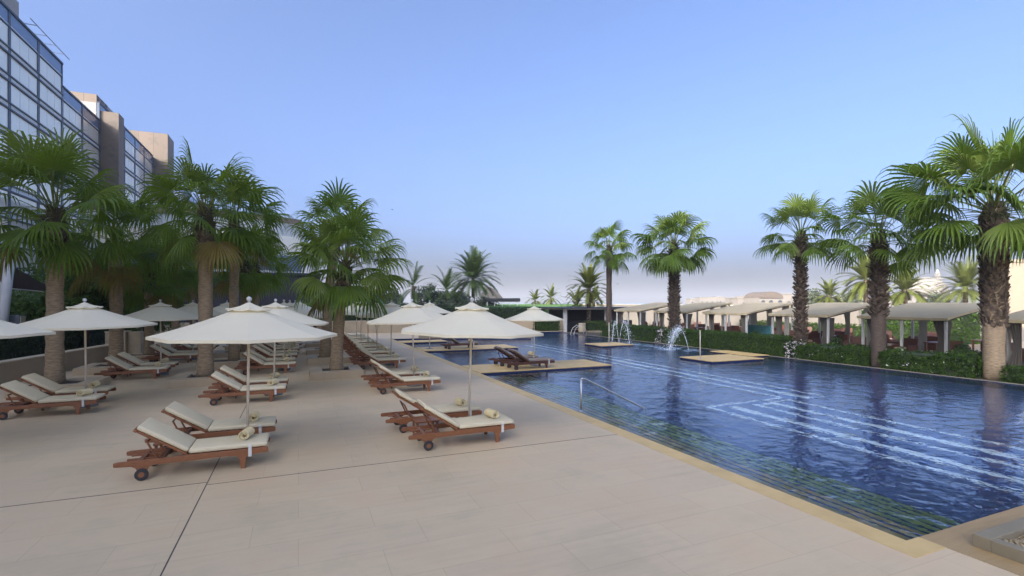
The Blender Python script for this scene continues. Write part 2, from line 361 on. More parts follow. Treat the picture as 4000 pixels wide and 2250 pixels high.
# peninsulas and islands
def deckblock(name, label, x0, x1, y0, y1, top=.02, cat='platform', group=None):
    t = thing(name, label, cat, ((x0 + x1) / 2, (y0 + y1) / 2, 0), 0, group)
    hx, hy = (x1 - x0) / 2, (y1 - y0) / 2
    b = MB(); b.box(-hx + .02, -hy + .02, FZ, hx - .02, hy - .02, top - .03); b.build('base', M['tile_navy'], t)
    b = MB(); b.box(-hx, -hy, top - .03, hx, hy, top + .006); b.build('stone_top', M['coping'], t, bevel=.006)
deckblock('pool_platform', 'nearest sandstone platform jutting into the pool carrying dark loungers and a parasol', PX0 + .002, 12.3, 18.0, 20.3)
deckblock('pool_platform', 'middle stone platform jutting into the pool with one lounger beside the parasol', PX0 + .002, 12.0, 27.2, 29.5)
deckblock('pool_platform', 'short farthest stone platform at the left pool edge near the low grey wall', PX0 + .002, 9.4, 33.4, 35.0)
deckblock('pool_island', 'square sandstone island in the pool right in front of the breaking fountain splash', 17.1, 20.3, 17.2, 19.3, .03, 'pool island')
deckblock('pool_island', 'far sandstone island in the pool beside the thin twin fountain arc', 17.0, 19.4, 26.0, 28.0, .03, 'pool island')
deckblock('pool_island', 'sandstone slab at the hedge-side rim of the pool behind the square island', 20.9, PX1 - .002, 18.4, 21.2, .0, 'pool island')

# expansion joints in the paving
b = MB()
b.box(-1.256, -6, -.01, -1.244, 15, .004); struct(b.build('paving_joint', M['joint']))
b = MB(); b.box(-14, 8.70, -.01, -1.26, 8.709, .004); b.box(-1.24, 8.58, -.01, PX0 - CW, 8.588, .004); struct(b.build('paving_joint', M['joint']))

# near gravel bed with kerb
t = thing('gravel_planter', 'low concrete kerbed bed of pale gravel in the near corner by the pool', 'planter', (6.86, 3.05, .003))
b = MB(); b.box(0, -.1, 0, 4, .06, .14); b.build('kerb', M['concrete'], t, bevel=.006)
b = MB(); b.box(-.002, -3, 0, .12, -.102, .135); b.build('kerb', M['concrete'], t, bevel=.006)
b = MB()
for i in range(3000):
    x = rnd.uniform(.14, 2.6); y = rnd.uniform(-2.2, -.12); s = rnd.uniform(.012, .03)
    Mx = Matrix.Translation((x, y, .07 + rnd.uniform(0, .03))) @ Matrix.Rotation(rnd.uniform(0, 6), 4, Vector((rnd.random(), rnd.random(), rnd.random() + .1)).normalized())
    vs = [Mx @ Vector(p) for p in ((s * 1.4, 0, 0), (-s * 1.3, 0, 0), (0, s, 0), (0, -s, 0), (0, 0, s * .8), (0, 0, -s * .8))]
    b.add(vs, [(0, 2, 4), (2, 1, 4), (1, 3, 4), (3, 0, 4), (2, 0, 5), (1, 2, 5), (3, 1, 5), (0, 3, 5)])
b.box(.12, -3, 0, 3.9, -.1, .062)
g = b.build('gravel', M['gravel'], t); g['kind'] = 'stuff'

# hand rail into the pool
t = thing('pool_handrail', 'slim metal handrail sloping down into the pool steps', 'handrail', (6.42, 10.72, 0))
b = MB(); b.tube([(0, 0, 0), (0, 0, .78)], .022); b.build('post', M['steel'], t, smooth=True)
b = MB(); b.tube([(0, 0, .78), (.03, 0, .81), (.1, 0, .80), (1.9, 0, -.08), (1.95, 0, -.18), (1.95, 0, -.7)], .024, 10); b.build('rail', M['steel'], t, smooth=True)
b = MB(); b.lathe([(.05, 0), (.05, .015), (.025, .03)], 14); b.build('base_flange', M['steel'], t, smooth=True)

# ------------------------------------------------------------------ sun loungers
def lounger_parts(root, wood, cush, cushions=True):
    W = .68
    rail = [(0, .235), (.02, .225), (.22, .215), (.27, .19), (.31, .12), (.33, .09), (.385, .09), (.42, .13), (.45, .19), (.5, .212), (1.5, .222), (1.62, .21),
            (1.66, .17), (1.68, 0), (1.745, 0), (1.76, .17), (1.8, .215), (2.06, .228), (2.08, .24), (2.08, .305), (2.06, .315), (.05, .30), (0, .29)]
    b = MB(); b.prism(rail, 0, .035); b.build('side_rail', wood, root, bevel=.006)
    b = MB(); b.prism(rail, W - .035, W); b.build('side_rail', wood, root, bevel=.006)
    b = MB()
    for x in (.94, 1.9): b.box(x, .036, .235, x + .06, W - .036, .2915)
    for k in range(11): b.box(.93 + k * .103, .037, .292, .93 + k * .103 + .07, W - .037, .312)
    for y in (.1, W - .14): b.box(1.001, y, .27, 1.899, y + .04, .2915)
    b.build('seat_slats', wood, root)
    for x in (.28, .55):
        b = MB(); b.box(x, .036, .235, x + .06, W - .036, .285); b.build('cross_bar', wood, root)
    hinge = Vector((.93, 0, .315)); ang = R(33)
    Mx = Matrix.Translation(hinge) @ Matrix.Rotation(math.pi - 0, 4, 'Z') @ Matrix.Translation((0, -W, 0)) @ Matrix.Rotation(-ang, 4, 'Y')
    b = MB(); b.box(0, .04, -.02, .76, .085, .02, Mx); b.box(0, W - .085, -.02, .76, W - .04, .02, Mx)
    for k in range(7): b.box(.06 + k * .1, .086, -.008, .06 + k * .1 + .07, W - .086, .012, Mx)
    b.box(.765, .03, -.022, .82, W - .03, .024, Mx)
    b.build('backrest', wood, root, bevel=.004, seg=1)
    b = MB()
    for y in (.1, W - .13): b.tube([(.52, y, .29), (.40, y, .55)], .016, 6)
    b.tube([(.40, .08, .55), (.40, W - .08, .55)], .014, 6); b.box(.12, .2, .255, .5, .24, .28); b.box(.12, W - .24, .255, .5, W - .2, .28)
    b.build('backrest_prop', wood, root)
    for y in (-.042, W + .002):
        b = MB()
        c = Vector((.358, y, .092))
        prof = [(.04, 0), (.082, 0), (.09, .008), (.09, .032), (.082, .04), (.04, .04)]
        vs = []; seg = 18
        for r, h in prof:
            for k in range(seg):
                a = 2 * math.pi * k / seg; vs.append((c.x + r * math.cos(a), c.y + h, c.z + r * math.sin(a)))
        n = len(prof)
        b.add(vs, [(i * seg + k, (i + 1) * seg + k, (i + 1) * seg + (k + 1) % seg, i * seg + (k + 1) % seg) for i in range(n - 1) for k in range(seg)] + [tuple(range(seg)), tuple(range((n - 1) * seg, n * seg))])
        wh = b.build('wheel', M['rubber'], root)
        b = MB(); b.tube([(c.x, y - .004, c.z), (c.x, y + .044, c.z)], .042, 12); b.build('hub', wood, wh)
    if not cushions: return
    b = MB()
    b.box(.955, .02, .318, 2.07, W - .02, .395); b.build('seat_cushion', cush, root, smooth=True, bevel=.028, seg=3)
    b = MB(); b.box(.015, .02, .026, .80, W - .02, .10, Mx); b.build('back_cushion', cush, root, smooth=True, bevel=.028, seg=3)
    b = MB(); b.box(1.79, -.006, .19, 1.84, -.002, .38); b.box(1.79, -.006, .186, 1.84, W + .006, .19); b.box(1.79, W + .002, .19, 1.84, W + .006, .38); b.build('strap', M['strap'], root)
    b = MB(); b.box(.55, -.006, -.03, .59, -.002, .06, Matrix.Translation((0, .044, 0)) @ Mx) ; b.build('strap', M['strap'], root)

proto = thing('sun_lounger', '', 'sun lounger'); lounger_parts(proto, M['teak'], M['cushion'])
proto_dark = thing('sun_lounger', '', 'sun lounger'); lounger_parts(proto_dark, M['darkteak'], M['browncushion'])
used = {}
def lounger(x, y, label, group, p=proto, rz=0):
    if p.name in used: o = copy_tree(p)
    else: o = p; used[p.name] = 1
    o.location = (x, y, 0.0); o.rotation_euler = (0, 0, rz); tag(o, label, 'sun lounger', group); return o

# rolled towel
def towel_mesh():
    b = MB(); L = .15; N = 40; th = .011
    pts = []
    for i in range(N + 1):
        a = i / N * 2 * math.pi * 2.6; r = .022 + .058 * i / N
        pts.append((r * math.cos(a), .082 + r * math.sin(a) * .95, a, r))
    for i in range(N):
        (x0, z0, a0, r0), (x1, z1, a1, r1) = pts[i], pts[i + 1]
        o0, o1 = th / r0, th / r1
        def sh(x, z, a): return (x + th * math.cos(a), z + th * math.sin(a))
        p0, p1 = sh(x0, z0, a0), sh(x1, z1, a1)
        w0 = L + .012 * math.sin(a0 * 1.7); w1 = L + .012 * math.sin(a1 * 1.7)
        vs = [(x0, -w0, z0), (x1, -w1, z1), (p1[0], -w1, p1[1]), (p0[0], -w0, p0[1]), (x0, w0, z0), (x1, w1, z1), (p1[0], w1, p1[1]), (p0[0], w0, p0[1])]
        b.add(vs, [(0, 1, 2, 3), (7, 6, 5, 4), (3, 2, 6, 7), (0, 4, 5, 1)])
    return b.mesh('rolled_towel', M['towel'], smooth=False)
TM = towel_mesh(); TG = 'rolled towels on the loungers'
def towel(x, y, label, rz=0, z=.395):
    o = bpy.data.objects.new('rolled_towel', TM); COL.objects.link(o); o.location = (x, y, z); o.rotation_euler = (0, 0, rz); tag(o, label, 'towel', TG)

# low side table
tabp = thing('side_table', '', 'side table')
b = MB(); b.box(-.24, -.22, .30, .24, .22, .335); b.build('table_top', M['teak'], tabp, bevel=.006)
for sx in (-1, 1):
    for sy in (-1, 1):
        b = MB(); b.box(sx * .2 - .02, sy * .18 - .02, 0, sx * .2 + .02, sy * .18 + .02, .299); b.build('leg', M['teak'], tabp)
tabu = []
def table(x, y, label):
    o = copy_tree(tabp) if tabu else tabp
    tabu.append(1); o.location = (x, y, 0); tag(o, label, 'side table', 'low tables between the loungers')

rowsL = {
 'R': (1.82, [9.0, 15.0, 20.7, 23.95, 27.25, 30.55, 33.85, 37.1], 'poolside row'),
 'M': (-2.54, [9.2, 15.1, 21.0, 24.4, 27.8, 31.1, 34.4], 'middle row'),
 'L': (-6.58, [15.15, 21.15, 26.2, 30.2], 'stone wall row')}
dX = {'R': lambda y: 1.82 + (y - 9) * .018, 'M': lambda y: -2.54 + (y - 9.2) * .03, 'L': lambda y: -6.58 + (y - 15.15) * .03}
tw_R = {0: (1.72, 1.78), 1: (1.66, 1.5)}
for key, (x0, ys, nm) in rowsL.items():
    for i, y in enumerate(ys):
        x = dX[key](y); base = 'white-cushioned teak sun lounger, %s of the %s pair in the ' + nm
        for j, word in enumerate(('nearer', 'farther')):
            yy = y + j * 1.42 + (rnd.uniform(-.04, .04) if i > 1 else 0); xx = x + (rnd.uniform(-.05, .05) if i > 0 else (0, .06)[j] if key == 'M' else (0, -.18)[j])
            lounger(xx, yy, base % (word, ORD[i]), 'teak sun loungers in the ' + nm, rz=R(rnd.uniform(-1.2, 1.2)) if i > 0 else 0)
            if i < 5 and not (key == 'L' and i > 1):
                towel(xx + (1.74 if j == 0 else 1.70), yy + (.34 if i else (.38, .34)[j]), 'cream rolled towel on the %s lounger of pair %s, %s' % (word, ORD[i], nm), R(rnd.uniform(-25, 25)))
        if i < 3: table(x + .55, y + 1.05, 'small teak side table between the %s pair of loungers in the %s' % (ORD[i], nm))
lounger(7.55, 18.15, 'dark wooden sun lounger with taupe cushion at the edge of the nearest pool platform', 'dark loungers on the pool platforms', proto_dark)
lounger(7.45, 19.4, 'dark wooden sun lounger behind the parasol pole on the nearest pool platform', 'dark loungers on the pool platforms', proto_dark)
lounger(7.5, 27.5, 'dark wooden sun lounger alone on the middle pool platform', 'dark loungers on the pool platforms', proto_dark)
towel(9.3, 19.72, 'rolled towel on the rear dark lounger of the nearest pool platform')
towel(9.25, 27.85, 'rolled towel on the lone dark lounger of the middle pool platform')

# ------------------------------------------------------------------ parasols
def canopy(rad, zr, za, vent_r):
    b = MB(); n = 8; sub = 6; rings = 9
    vs = []
    for i in range(rings + 1):
        f = i / rings
        for k in range(n * sub):
            a = 2 * math.pi * k / (n * sub); u = (k % sub) / sub; mid = 4 * u * (1 - u)
            r = vent_r * .72 + (rad - vent_r * .72) * f
            r *= 1 - mid * (.045 + .03 * f)
            f2 = r / rad
            z = za + (zr - za) * (f2 * .9 + .1 * f2 ** .6)
            z += -.05 * f * (1 - f) * 4 * .5 * (1 - .2 * mid) - .035 * mid * f
            vs.append((r * math.cos(a), r * math.sin(a), z))
    m = n * sub
    for p in range(n):
        cols = [(p * sub + q) % m for q in range(sub + 1)]; pv = [vs[i * m + k] for i in range(rings + 1) for k in cols]; w_ = sub + 1
        b.add(pv, [(i * w_ + k, i * w_ + k + 1, (i + 1) * w_ + k + 1, (i + 1) * w_ + k) for i in range(rings) for k in range(sub)])
    # hem band
    o = []
    for k in range(m):
        x, y, z = vs[rings * m + k]; o.append((x * 1.002, y * 1.002, z)); o.append((x * 1.004, y * 1.004, z - (.05 if rad > 1 else .022)))
    b.add(o, [(2 * k, 2 * ((k + 1) % m), 2 * ((k + 1) % m) + 1, 2 * k + 1) for k in range(m)])
    return b
def make_parasol(pole_mat):
    t = thing('parasol', '', 'parasol')
    b = MB(); b.tube([(0, 0, .02), (0, 0, 2.62)], .024, 12); b.build('pole', pole_mat, t, smooth=True)
    b = MB(); b.lathe([(.24, 0), (.25, .012), (.24, .045), (.06, .06), (.035, .075), (.035, .22), (.0251, .22)], 24); b.build('base', M['greybox'], t, smooth=True)
    canopy(1.53, 2.10, 2.65, .34).build('canopy', M['canvas'], t, smooth=True)
    b = canopy(.37, 2.585, 2.70, .06); b.build('vent_cap', M['canvas'], t, smooth=True)
    b = MB(); b.lathe([(.02, 2.66), (.03, 2.69), (.018, 2.71), (.035, 2.725), (.045, 2.75), (.036, 2.785), (.012, 2.80)], 12); b.build('finial', M['wet'], t, smooth=True)
    b = MB()
    for k in range(8):
        a = 2 * math.pi * k / 8; c, s_ = math.cos(a), math.sin(a)
        b.tube([(.03 * c, .03 * s_, 2.575), (.85 * c, .85 * s_, 2.28), (1.49 * c, 1.49 * s_, 2.06)], .011, 5)
        b.tube([(.03 * c, .03 * s_, 2.02), (.8 * c, .8 * s_, 2.285)], .009, 5)
    b.build('ribs', M['polewhite'], t)
    b = MB(); b.lathe([(.045, 1.99), (.05, 2.0), (.05, 2.05), (.045, 2.06)], 12); b.build('runner', M['polewhite'], t, smooth=True)
    return t
pp = make_parasol(M['polewhite'])
pu = []
def parasol(x, y, label, group, rz=0, s=1.0, tilt=(0, 0)):
    o = copy_tree(pp) if pu else pp
    pu.append(1); o.location = (x, y, 0); o.rotation_euler = (tilt[0], tilt[1], rz); o.scale = (s, s, s if s == 1 else min(1, s + .12)); tag(o, label, 'parasol', group)
GP = 'cream parasols over the loungers'
for i, (x, y) in enumerate([(3.29, 10.05), (3.46, 16.2), (3.66, 21.9), (3.53, 25.2), (3.54, 28.5), (3.52, 31.8), (3.6, 35.1)]):
    parasol(x, y, 'open cream parasol over the %s pair of loungers in the poolside row' % ORD[i], GP, R(10 + 7 * i), tilt=(R(rnd.uniform(-1, 1)), R((1.2, -1.4, .5)[i % 3])))
for i, (x, y) in enumerate([(-.85, 10.25), (-.66, 16.2), (-.51, 21.95), (-.4, 25.3), (-.17, 28.7), (-.04, 32.0), (.05, 35.3)]):
    parasol(x, y, 'open cream parasol over the %s pair of loungers in the middle row' % ORD[i], GP, R(4 + 9 * i), tilt=(R(rnd.uniform(-1, 1)), R((.6, 1., -.5)[i % 3])))
parasol(-6.0, 12.6, 'cream parasol cut off by the left edge of the picture, over bare paving', GP, R(12))
for i, (x, y) in enumerate([(-5.06, 16.3), (-4.7, 22.3), (-4.55, 27.6), (-3.95, 34.6)]):
    parasol(x, y, 'open cream parasol over the %s pair of loungers beside the stone wall' % ORD[i], GP, R(15 + 11 * i), tilt=(R(.5), R(-.6)))
parasol(9.2, 19.2, 'smaller cream parasol standing on the nearest pool platform', GP, R(20), .82)
parasol(6.95, 28.4, 'cream parasol standing on the middle pool platform above the lone lounger', GP, R(5), .9)

def post(x, y, h, label):
    t = thing('metal_post', label, 'post', (x, y, .03), 0, 'bare posts on the pool islands')
    b = MB(); b.tube([(0, 0, 0), (0, 0, h)], .022, 10); b.build('shaft', M['polewhite'], t, smooth=True)
    b = MB(); b.lathe([(.07, 0), (.07, .02), (.03, .03), (.03, .1), (.0225, .1)], 14); b.build('socket', M['steel'], t, smooth=True)
post(17.25, 18.1, 1.35, 'bare thin post on the square island in front of the breaking fountain')
post(17.75, 26.3, 1.4, 'bare thin post on the far island beside the thin fountain arc')

# ------------------------------------------------------------------ palms
UP = Vector((0, 0, 1))
def fan_leaf(b, org, az, el, pl, rad, r_, droop=1.0, mi=0, nseg=20):
    d = Vector((math.cos(az) * math.cos(el), math.sin(az) * math.cos(el), math.sin(el)))
    p = Vector(org); pts = [p.copy()]; st = 5
    for i in range(st):
        d = (d + Vector((0, 0, -1)) * .055 * droop * (i + 1) * .5).normalized(); p = p + d * pl / st; pts.append(p.copy())
    side = d.cross(UP)
    if side.length < .2: side = Vector((-math.sin(az), math.cos(az), 0))
    side.normalize(); side = (side + Vector((0, 0, r_.uniform(-.75, .75)))).normalized()
    side = (side - d * side.dot(d)).normalized(); nrm = side.cross(d).normalized()
    b.mi = 3
    w0, w1 = .028, .013
    for i in range(st):
        wa = w0 + (w1 - w0) * i / st; wb = w0 + (w1 - w0) * (i + 1) / st
        b.add([pts[i] - side * wa, pts[i] + side * wa, pts[i + 1] + side * wb, pts[i + 1] - side * wb], [(0, 1, 2, 3)])
        b.add([pts[i] - nrm * wa * .7, pts[i] + nrm * wa * .7, pts[i + 1] + nrm * wb * .7, pts[i + 1] - nrm * wb * .7], [(0, 1, 2, 3)])
    b.mi = mi
    span = R(r_.uniform(165, 235)); rs = [.06, .30, .52, .70, .86, 1.0]
    fold = r_.uniform(.12, .4)
    cols = []
    for k in range(nseg + 1):
        a = -span / 2 + span * k / nseg
        cols.append(a)
    for k in range(nseg):
        am = (cols[k] + cols[k + 1]) / 2; ha = (cols[k + 1] - cols[k]) / 2
        L = rad * (1 - .24 * (abs(am) / (span / 2)) ** 2) * r_.uniform(.9, 1.08)
        # centre line bends under its own weight
        dirv = (d * math.cos(am) + side * math.sin(am) - nrm * fold * abs(math.sin(am)) + nrm * .10 * math.cos(am)).normalized()
        tang = (side * math.cos(am) - d * math.sin(am)).normalized()
        pos = pts[-1].copy(); prev = 0; rows = []
        g = droop * r_.uniform(.8, 1.35)
        for q, rr in enumerate(rs):
            dirv = (dirv + Vector((0, 0, -1)) * g * (0, .06, .15, .34, .8, 1.5)[q]).normalized()
            pos = pos + dirv * L * (rr - prev); prev = rr
            hw = (L * rr * math.tan(ha) * 1.05, L * rr * math.tan(ha) * 1.02, L * .48 * math.tan(ha) * .86, L * .48 * math.tan(ha) * .62, L * .48 * math.tan(ha) * .36, .003)[q]
            nn = dirv.cross(tang).normalized()
            rows.append((pos - tang * hw, pos + nn * hw * .55, pos + tang * hw))
        o = len(b.v)
        vs = [v for row in rows for v in row]
        fs = []
        for q in range(len(rs) - 1):
            i0 = q * 3; fs += [(i0, i0 + 1, i0 + 4, i0 + 3), (i0 + 1, i0 + 2, i0 + 5, i0 + 4)]
        b.add(vs, fs)
def stub(b, p, out, up, w, h, th):
    side = out.cross(up).normalized()
    a = [p - side * w, p + side * w, p + side * w * .7 + up * h + out * h * .45, p - side * w * .7 + up * h + out * h * .45]
    off = out * th
    c = [a[0] + off - up * h * .1, a[1] + off - up * h * .1, a[2] + off * .4, a[3] + off * .4]
    b.add(a + c, [(4, 5, 6, 7), (0, 4, 7, 3), (1, 2, 6, 5), (2, 3, 7, 6), (0, 1, 5, 4)])
def fan_palm(x, y, z0, H, label, group, r0=.27, r1=.21, crown=2.2, nleaf=42, boots=0.0, seed=1, lean=(0, 0), dry=3, young=.1, nseg=20, base_bulge=1.25, rel=1.0, bark='bark', hang=116):
    """H: height of the crown centre above z0; boots: fraction of the trunk covered with leaf bases, measured from the top"""
    r_ = random.Random(seed)
    t = thing('fan_palm', label, 'palm tree', (x, y, z0), 0, group)
    path = []; rads = []; n = 26
    for i in range(n + 1):
        f = i / n; z = H * f
        path.append((lean[0] * f ** 1.6, lean[1] * f ** 1.6, z))
        rr = (r0 + (r1 - r0) * f) * min(1, .42 + (1 - f) * H * .9) + (base_bulge - 1) * r0 * math.exp(-f * H / .35) + .012 * math.sin(f * H * 19) * (1 if f < 1 - boots else .3)
        rads.append(rr)
    b = MB(); b.tube(path, rads, 20); tr = b.build('trunk', M[bark], t, smooth=True)
    def ax(f):
        f = max(0, min(1, f)); return Vector((lean[0] * f ** 1.6, lean[1] * f ** 1.6, H * f)), r0 + (r1 - r0) * f
    # leaf bases
    b = MB(); zz = H * (1 - boots); k = 0
    while zz < H - .02:
        f = zz / H; c, rr = ax(f)
        near = (H - zz); rr *= min(1, .45 + near * .9)
        a = k * 2.39996 + r_.uniform(-.2, .2)
        out = Vector((math.cos(a), math.sin(a), 0))
        b.mi = 0 if near > .7 else 1
        rough_ = bark == 'bark_dark' and near > .5
        sz = .10 if near > .7 else .105
        stub(b, c + out * (rr - .015), (out + UP * .1).normalized(), (UP * r_.uniform(.5, 1) + out * (r_.uniform(.35, 1.1) if rough_ else r_.uniform(0, .5)) + out.cross(UP) * r_.uniform(-.5, .5)).normalized(), sz * r_.uniform(.45, .75), sz * r_.uniform(.9, 1.7), r_.uniform(.025, .06))
        zz += (.0085 if near > .7 else .006) * (1.3 if rough_ else 1) * .21 / max(.12, rr) * 1.15; k += 1
    if b.v: b.build('leaf_bases', [M['boot'], M['fibre']], t)
    b = MB(); top, _ = ax(1)
    for i in range(nleaf):
        f = (i + .5) / nleaf
        az = i * 2.39996 + r_.uniform(-.25, .25)
        el = R(86 - hang * f ** .95 + r_.uniform(-14, 14))
        pl = crown * (.47 + .08 * math.sin(f * 3)) * r_.uniform(.75, 1.2); rad = crown * .53 * r_.uniform(.8, 1.15)
        if el < 0: pl *= .86
        if f < .08: pl *= .8; rad *= .75
        mi = 0
        if f < .3 and r_.random() < .35 or r_.random() < young: mi = 1
        if i >= nleaf - dry: mi = 2
        org = top + Vector((math.cos(az), math.sin(az), 0)) * r1 * .75 * (.3 + f) + UP * (.12 - .62 * f)
        fan_leaf(b, org, az, el, pl, rad, r_, droop=(.55 + .65 * f) * rel, mi=mi, nseg=nseg)
    b.build('crown', [M['leaf'], M['leaf_young'], M['leaf_dry'], M['petiole']], t)
    return t
GL = 'fan palms on the shaded terrace'; GR = 'fan palms along the hedge side of the pool'
PH = .26
def planter(x0, x1, y0, y1, label):
    t = thing('planter', label, 'planter', ((x0 + x1) / 2, (y0 + y1) / 2, 0), 0, 'low stone palm planters')
    hx, hy = (x1 - x0) / 2, (y1 - y0) / 2; w_ = .42; b = MB()
    b.box(-hx, -hy, 0, hx, -hy + w_, PH); b.box(-hx, hy - w_, 0, hx, hy, PH)
    b.box(-hx, -hy + w_, 0, -hx + w_, hy - w_, PH); b.box(hx - w_, -hy + w_, 0, hx, hy - w_, PH)
    b.build('kerb', M['wall'], t)
    b = MB(); b.box(-hx + w_, -hy + w_, 0, hx - w_, hy - w_, PH - .05); b.build('soil', M['soil'], t)
colspec = {
 'L': (-7.6, -5.7, 'stone wall side'),
 'M': (-3.75, -1.9, 'terrace middle'),
 'R': (.37, 2.15, 'pool side')}
YP = [(18.55, 20.4), (23.2, 25.1), (27.4, 29.2), (31.8, 33.6)]
for k, (x0, x1, nm) in colspec.items():
    for i, (y0, y1) in enumerate(YP):
        if k == 'L' and i == 3: continue
        planter(x0, x1, y0, y1, 'low square stone palm planter, %s one back on the %s' % (ORD[i], nm))
Z0 = PH - .06
fan_palm(-6.85, 19.6, Z0, 5.35, 'stout smooth-trunked fan palm nearest the left edge, behind the parasol', GL, .225, .20, 2.6, 34, .2, 11, dry=2, nseg=24)
fan_palm(-6.65, 24.5, Z0, 5.2, 'dark drooping fan palm beside the beige pillar', GL, .235, .20, 2.6, 32, .2, 12, dry=2, nseg=22)
fan_palm(-6.5, 28.6, Z0, 3.9, 'short low-crowned fan palm behind the beige pillar', GL, .20, .18, 2.3, 32, .25, 13, dry=1)
fan_palm(-6.4, 33.6, 0, 5.0, 'fan palm far back beside the charcoal wall, leftmost of its pair', GL, .18, .16, 2.0, 30, .25, 14, dry=1)
fan_palm(-6.3, 38.0, 0, 4.6, 'slim fan palm in front of the charcoal wall', GL, .165, .15, 1.9, 28, .2, 15, dry=1)
fan_palm(-2.86, 19.5, Z0, 5.6, 'tall fan palm with feathery crown against the hotel and big base planter', GL, .225, .195, 2.3, 32, .28, 16, dry=1, nseg=24)
fan_palm(-2.5, 24.1, Z0, 6.0, 'fan palm right behind the tall feathery one in the middle planters', GL, .195, .165, 2.3, 30, .25, 17, dry=1)
fan_palm(-2.45, 28.3, Z0, 4.6, 'dark fan palm with hanging skirt in front of the charcoal wall', GL, .19, .165, 2.3, 34, .3, 18, dry=1, rel=1.3)
fan_palm(-2.3, 32.7, Z0, 4.8, 'fan palm farthest back in the middle column of planters', GL, .18, .16, 2.2, 34, .3, 19, dry=1, rel=1.2)
fan_palm(1.27, 19.3, Z0, 3.95, 'full bright fan palm with shaggy brown neck beside the poolside loungers', GL, .21, .185, 2.4, 44, .32, 20, lean=(.35, .1), dry=2, young=.25, nseg=24)
fan_palm(1.12, 24.0, Z0, 5.85, 'tall fan palm rising behind the full bright one', GL, .235, .18, 2.2, 22, .25, 21, lean=(.5, 0), dry=1, nseg=22)
# right side
fan_palm(21.95 + 1.0, 34.0, -.1, 7.3, 'farthest fan palm behind the hedge, smooth dark trunk', GR, .24, .21, 2.3, 30, .1, 31, dry=0, rel=1.35, base_bulge=1, bark='bark_dark')
fan_palm(23.1, 26.6, -.1, 6.7, 'full round fan palm behind the breaking fountain', GR, .28, .28, 2.7, 44, .93, 32, dry=0, rel=1.2, base_bulge=1, bark='bark_dark')
fan_palm(23.2, 17.5, -.1, 6.3, 'slim rough-trunked fan palm where the tall hedge ends', GR, .215, .20, 2.25, 32, .93, 33, dry=0, nseg=22, base_bulge=1.1, bark='bark_dark', hang=98)
fan_palm(23.0, 13.7, -.1, 5.75, 'fan palm with bare lower trunk in front of the nearest whole cabana', GR, .275, .25, 2.45, 35, .62, 34, dry=0, nseg=22, base_bulge=1.05, bark='bark_dark', hang=98)
fan_palm(23.1, 9.85, -.1, 6.35, 'biggest fan palm with shaggy spiked trunk at the right edge', GR, .30, .33, 3.35, 58, .70, 35, dry=0, nseg=26, base_bulge=1.05, hang=104)

def date_palm(x, y, z0, H, label, rad, seed, nfr=44, r0=.22, lm='date_leaf', up=1.0, group='date palms in the background'):
    r_ = random.Random(seed); t = thing('date_palm', label, 'palm tree', (x, y, z0), 0, group)
    b = MB(); n = 14
    b.tube([(0, 0, H * i / n) for i in range(n + 1)], [r0 * (1.15 - .2 * i / n + .05 * (i % 2)) for i in range(n + 1)], 12); b.build('trunk', M['boot'], t, smooth=True)
    b = MB()
    for i in range(nfr):
        f = (i + .5) / nfr; az = i * 2.39996 + r_.uniform(-.2, .2); el = R(84 - 112 * f * up + r_.uniform(-6, 6))
        d = Vector((math.cos(az) * math.cos(el), math.sin(az) * math.cos(el), math.sin(el))); p = Vector((0, 0, H - .25 * f))
        L = rad * r_.uniform(.88, 1.08); st = 12; pts = [p.copy()]; ds = [d.copy()]
        for q in range(st):
            d = (d + Vector((0, 0, -1)) * (.035 + .011 * q)).normalized(); p = p + d * L / st; pts.append(p.copy()); ds.append(d.copy())
        side = ds[0].cross(UP); side = side.normalized() if side.length > .1 else Vector((-math.sin(az), math.cos(az), 0))
        b.mi = 1
        for q in range(st):
            wq = .03 * (1 - q / st) + .006
            b.quad(pts[q] - side * wq, pts[q] + side * wq, pts[q + 1] + side * wq, pts[q + 1] - side * wq)
        b.mi = 0
        nl = 30
        for q in range(nl):
            s_ = .16 + .84 * q / nl; fi = s_ * st; i0 = min(int(fi), st - 1); u = fi - i0
            c = pts[i0].lerp(pts[i0 + 1], u); dd = ds[min(i0 + 1, st)]
            nn = side.cross(dd).normalized(); ll = rad * .2 * (1 - .55 * abs(s_ - .45) / .55) * r_.uniform(.85, 1.1)
            for sg in (-1, 1):
                ld = (dd * .75 + side * sg * .8 + nn * .32 + Vector((0, 0, -.12))).normalized(); ww = .022 * rad / 3 * (2.4 if rad < 3 else 1.7)
                b.quad(c - dd * ww, c + dd * ww, c + ld * ll + dd * ww * .3 + Vector((0, 0, -ll * .1)), c + ld * ll - dd * ww * .3 + Vector((0, 0, -ll * .1)))
    b.build('crown', [M[lm], M['petiole']], t); return t
def at(px, d, z=0):
    """point at depth d along the picture column px"""
    l = (px - 2000) / 1960 * d
    return (d * math.sin(YAW) + l * math.cos(YAW), d * math.cos(YAW) - l * math.sin(YAW))
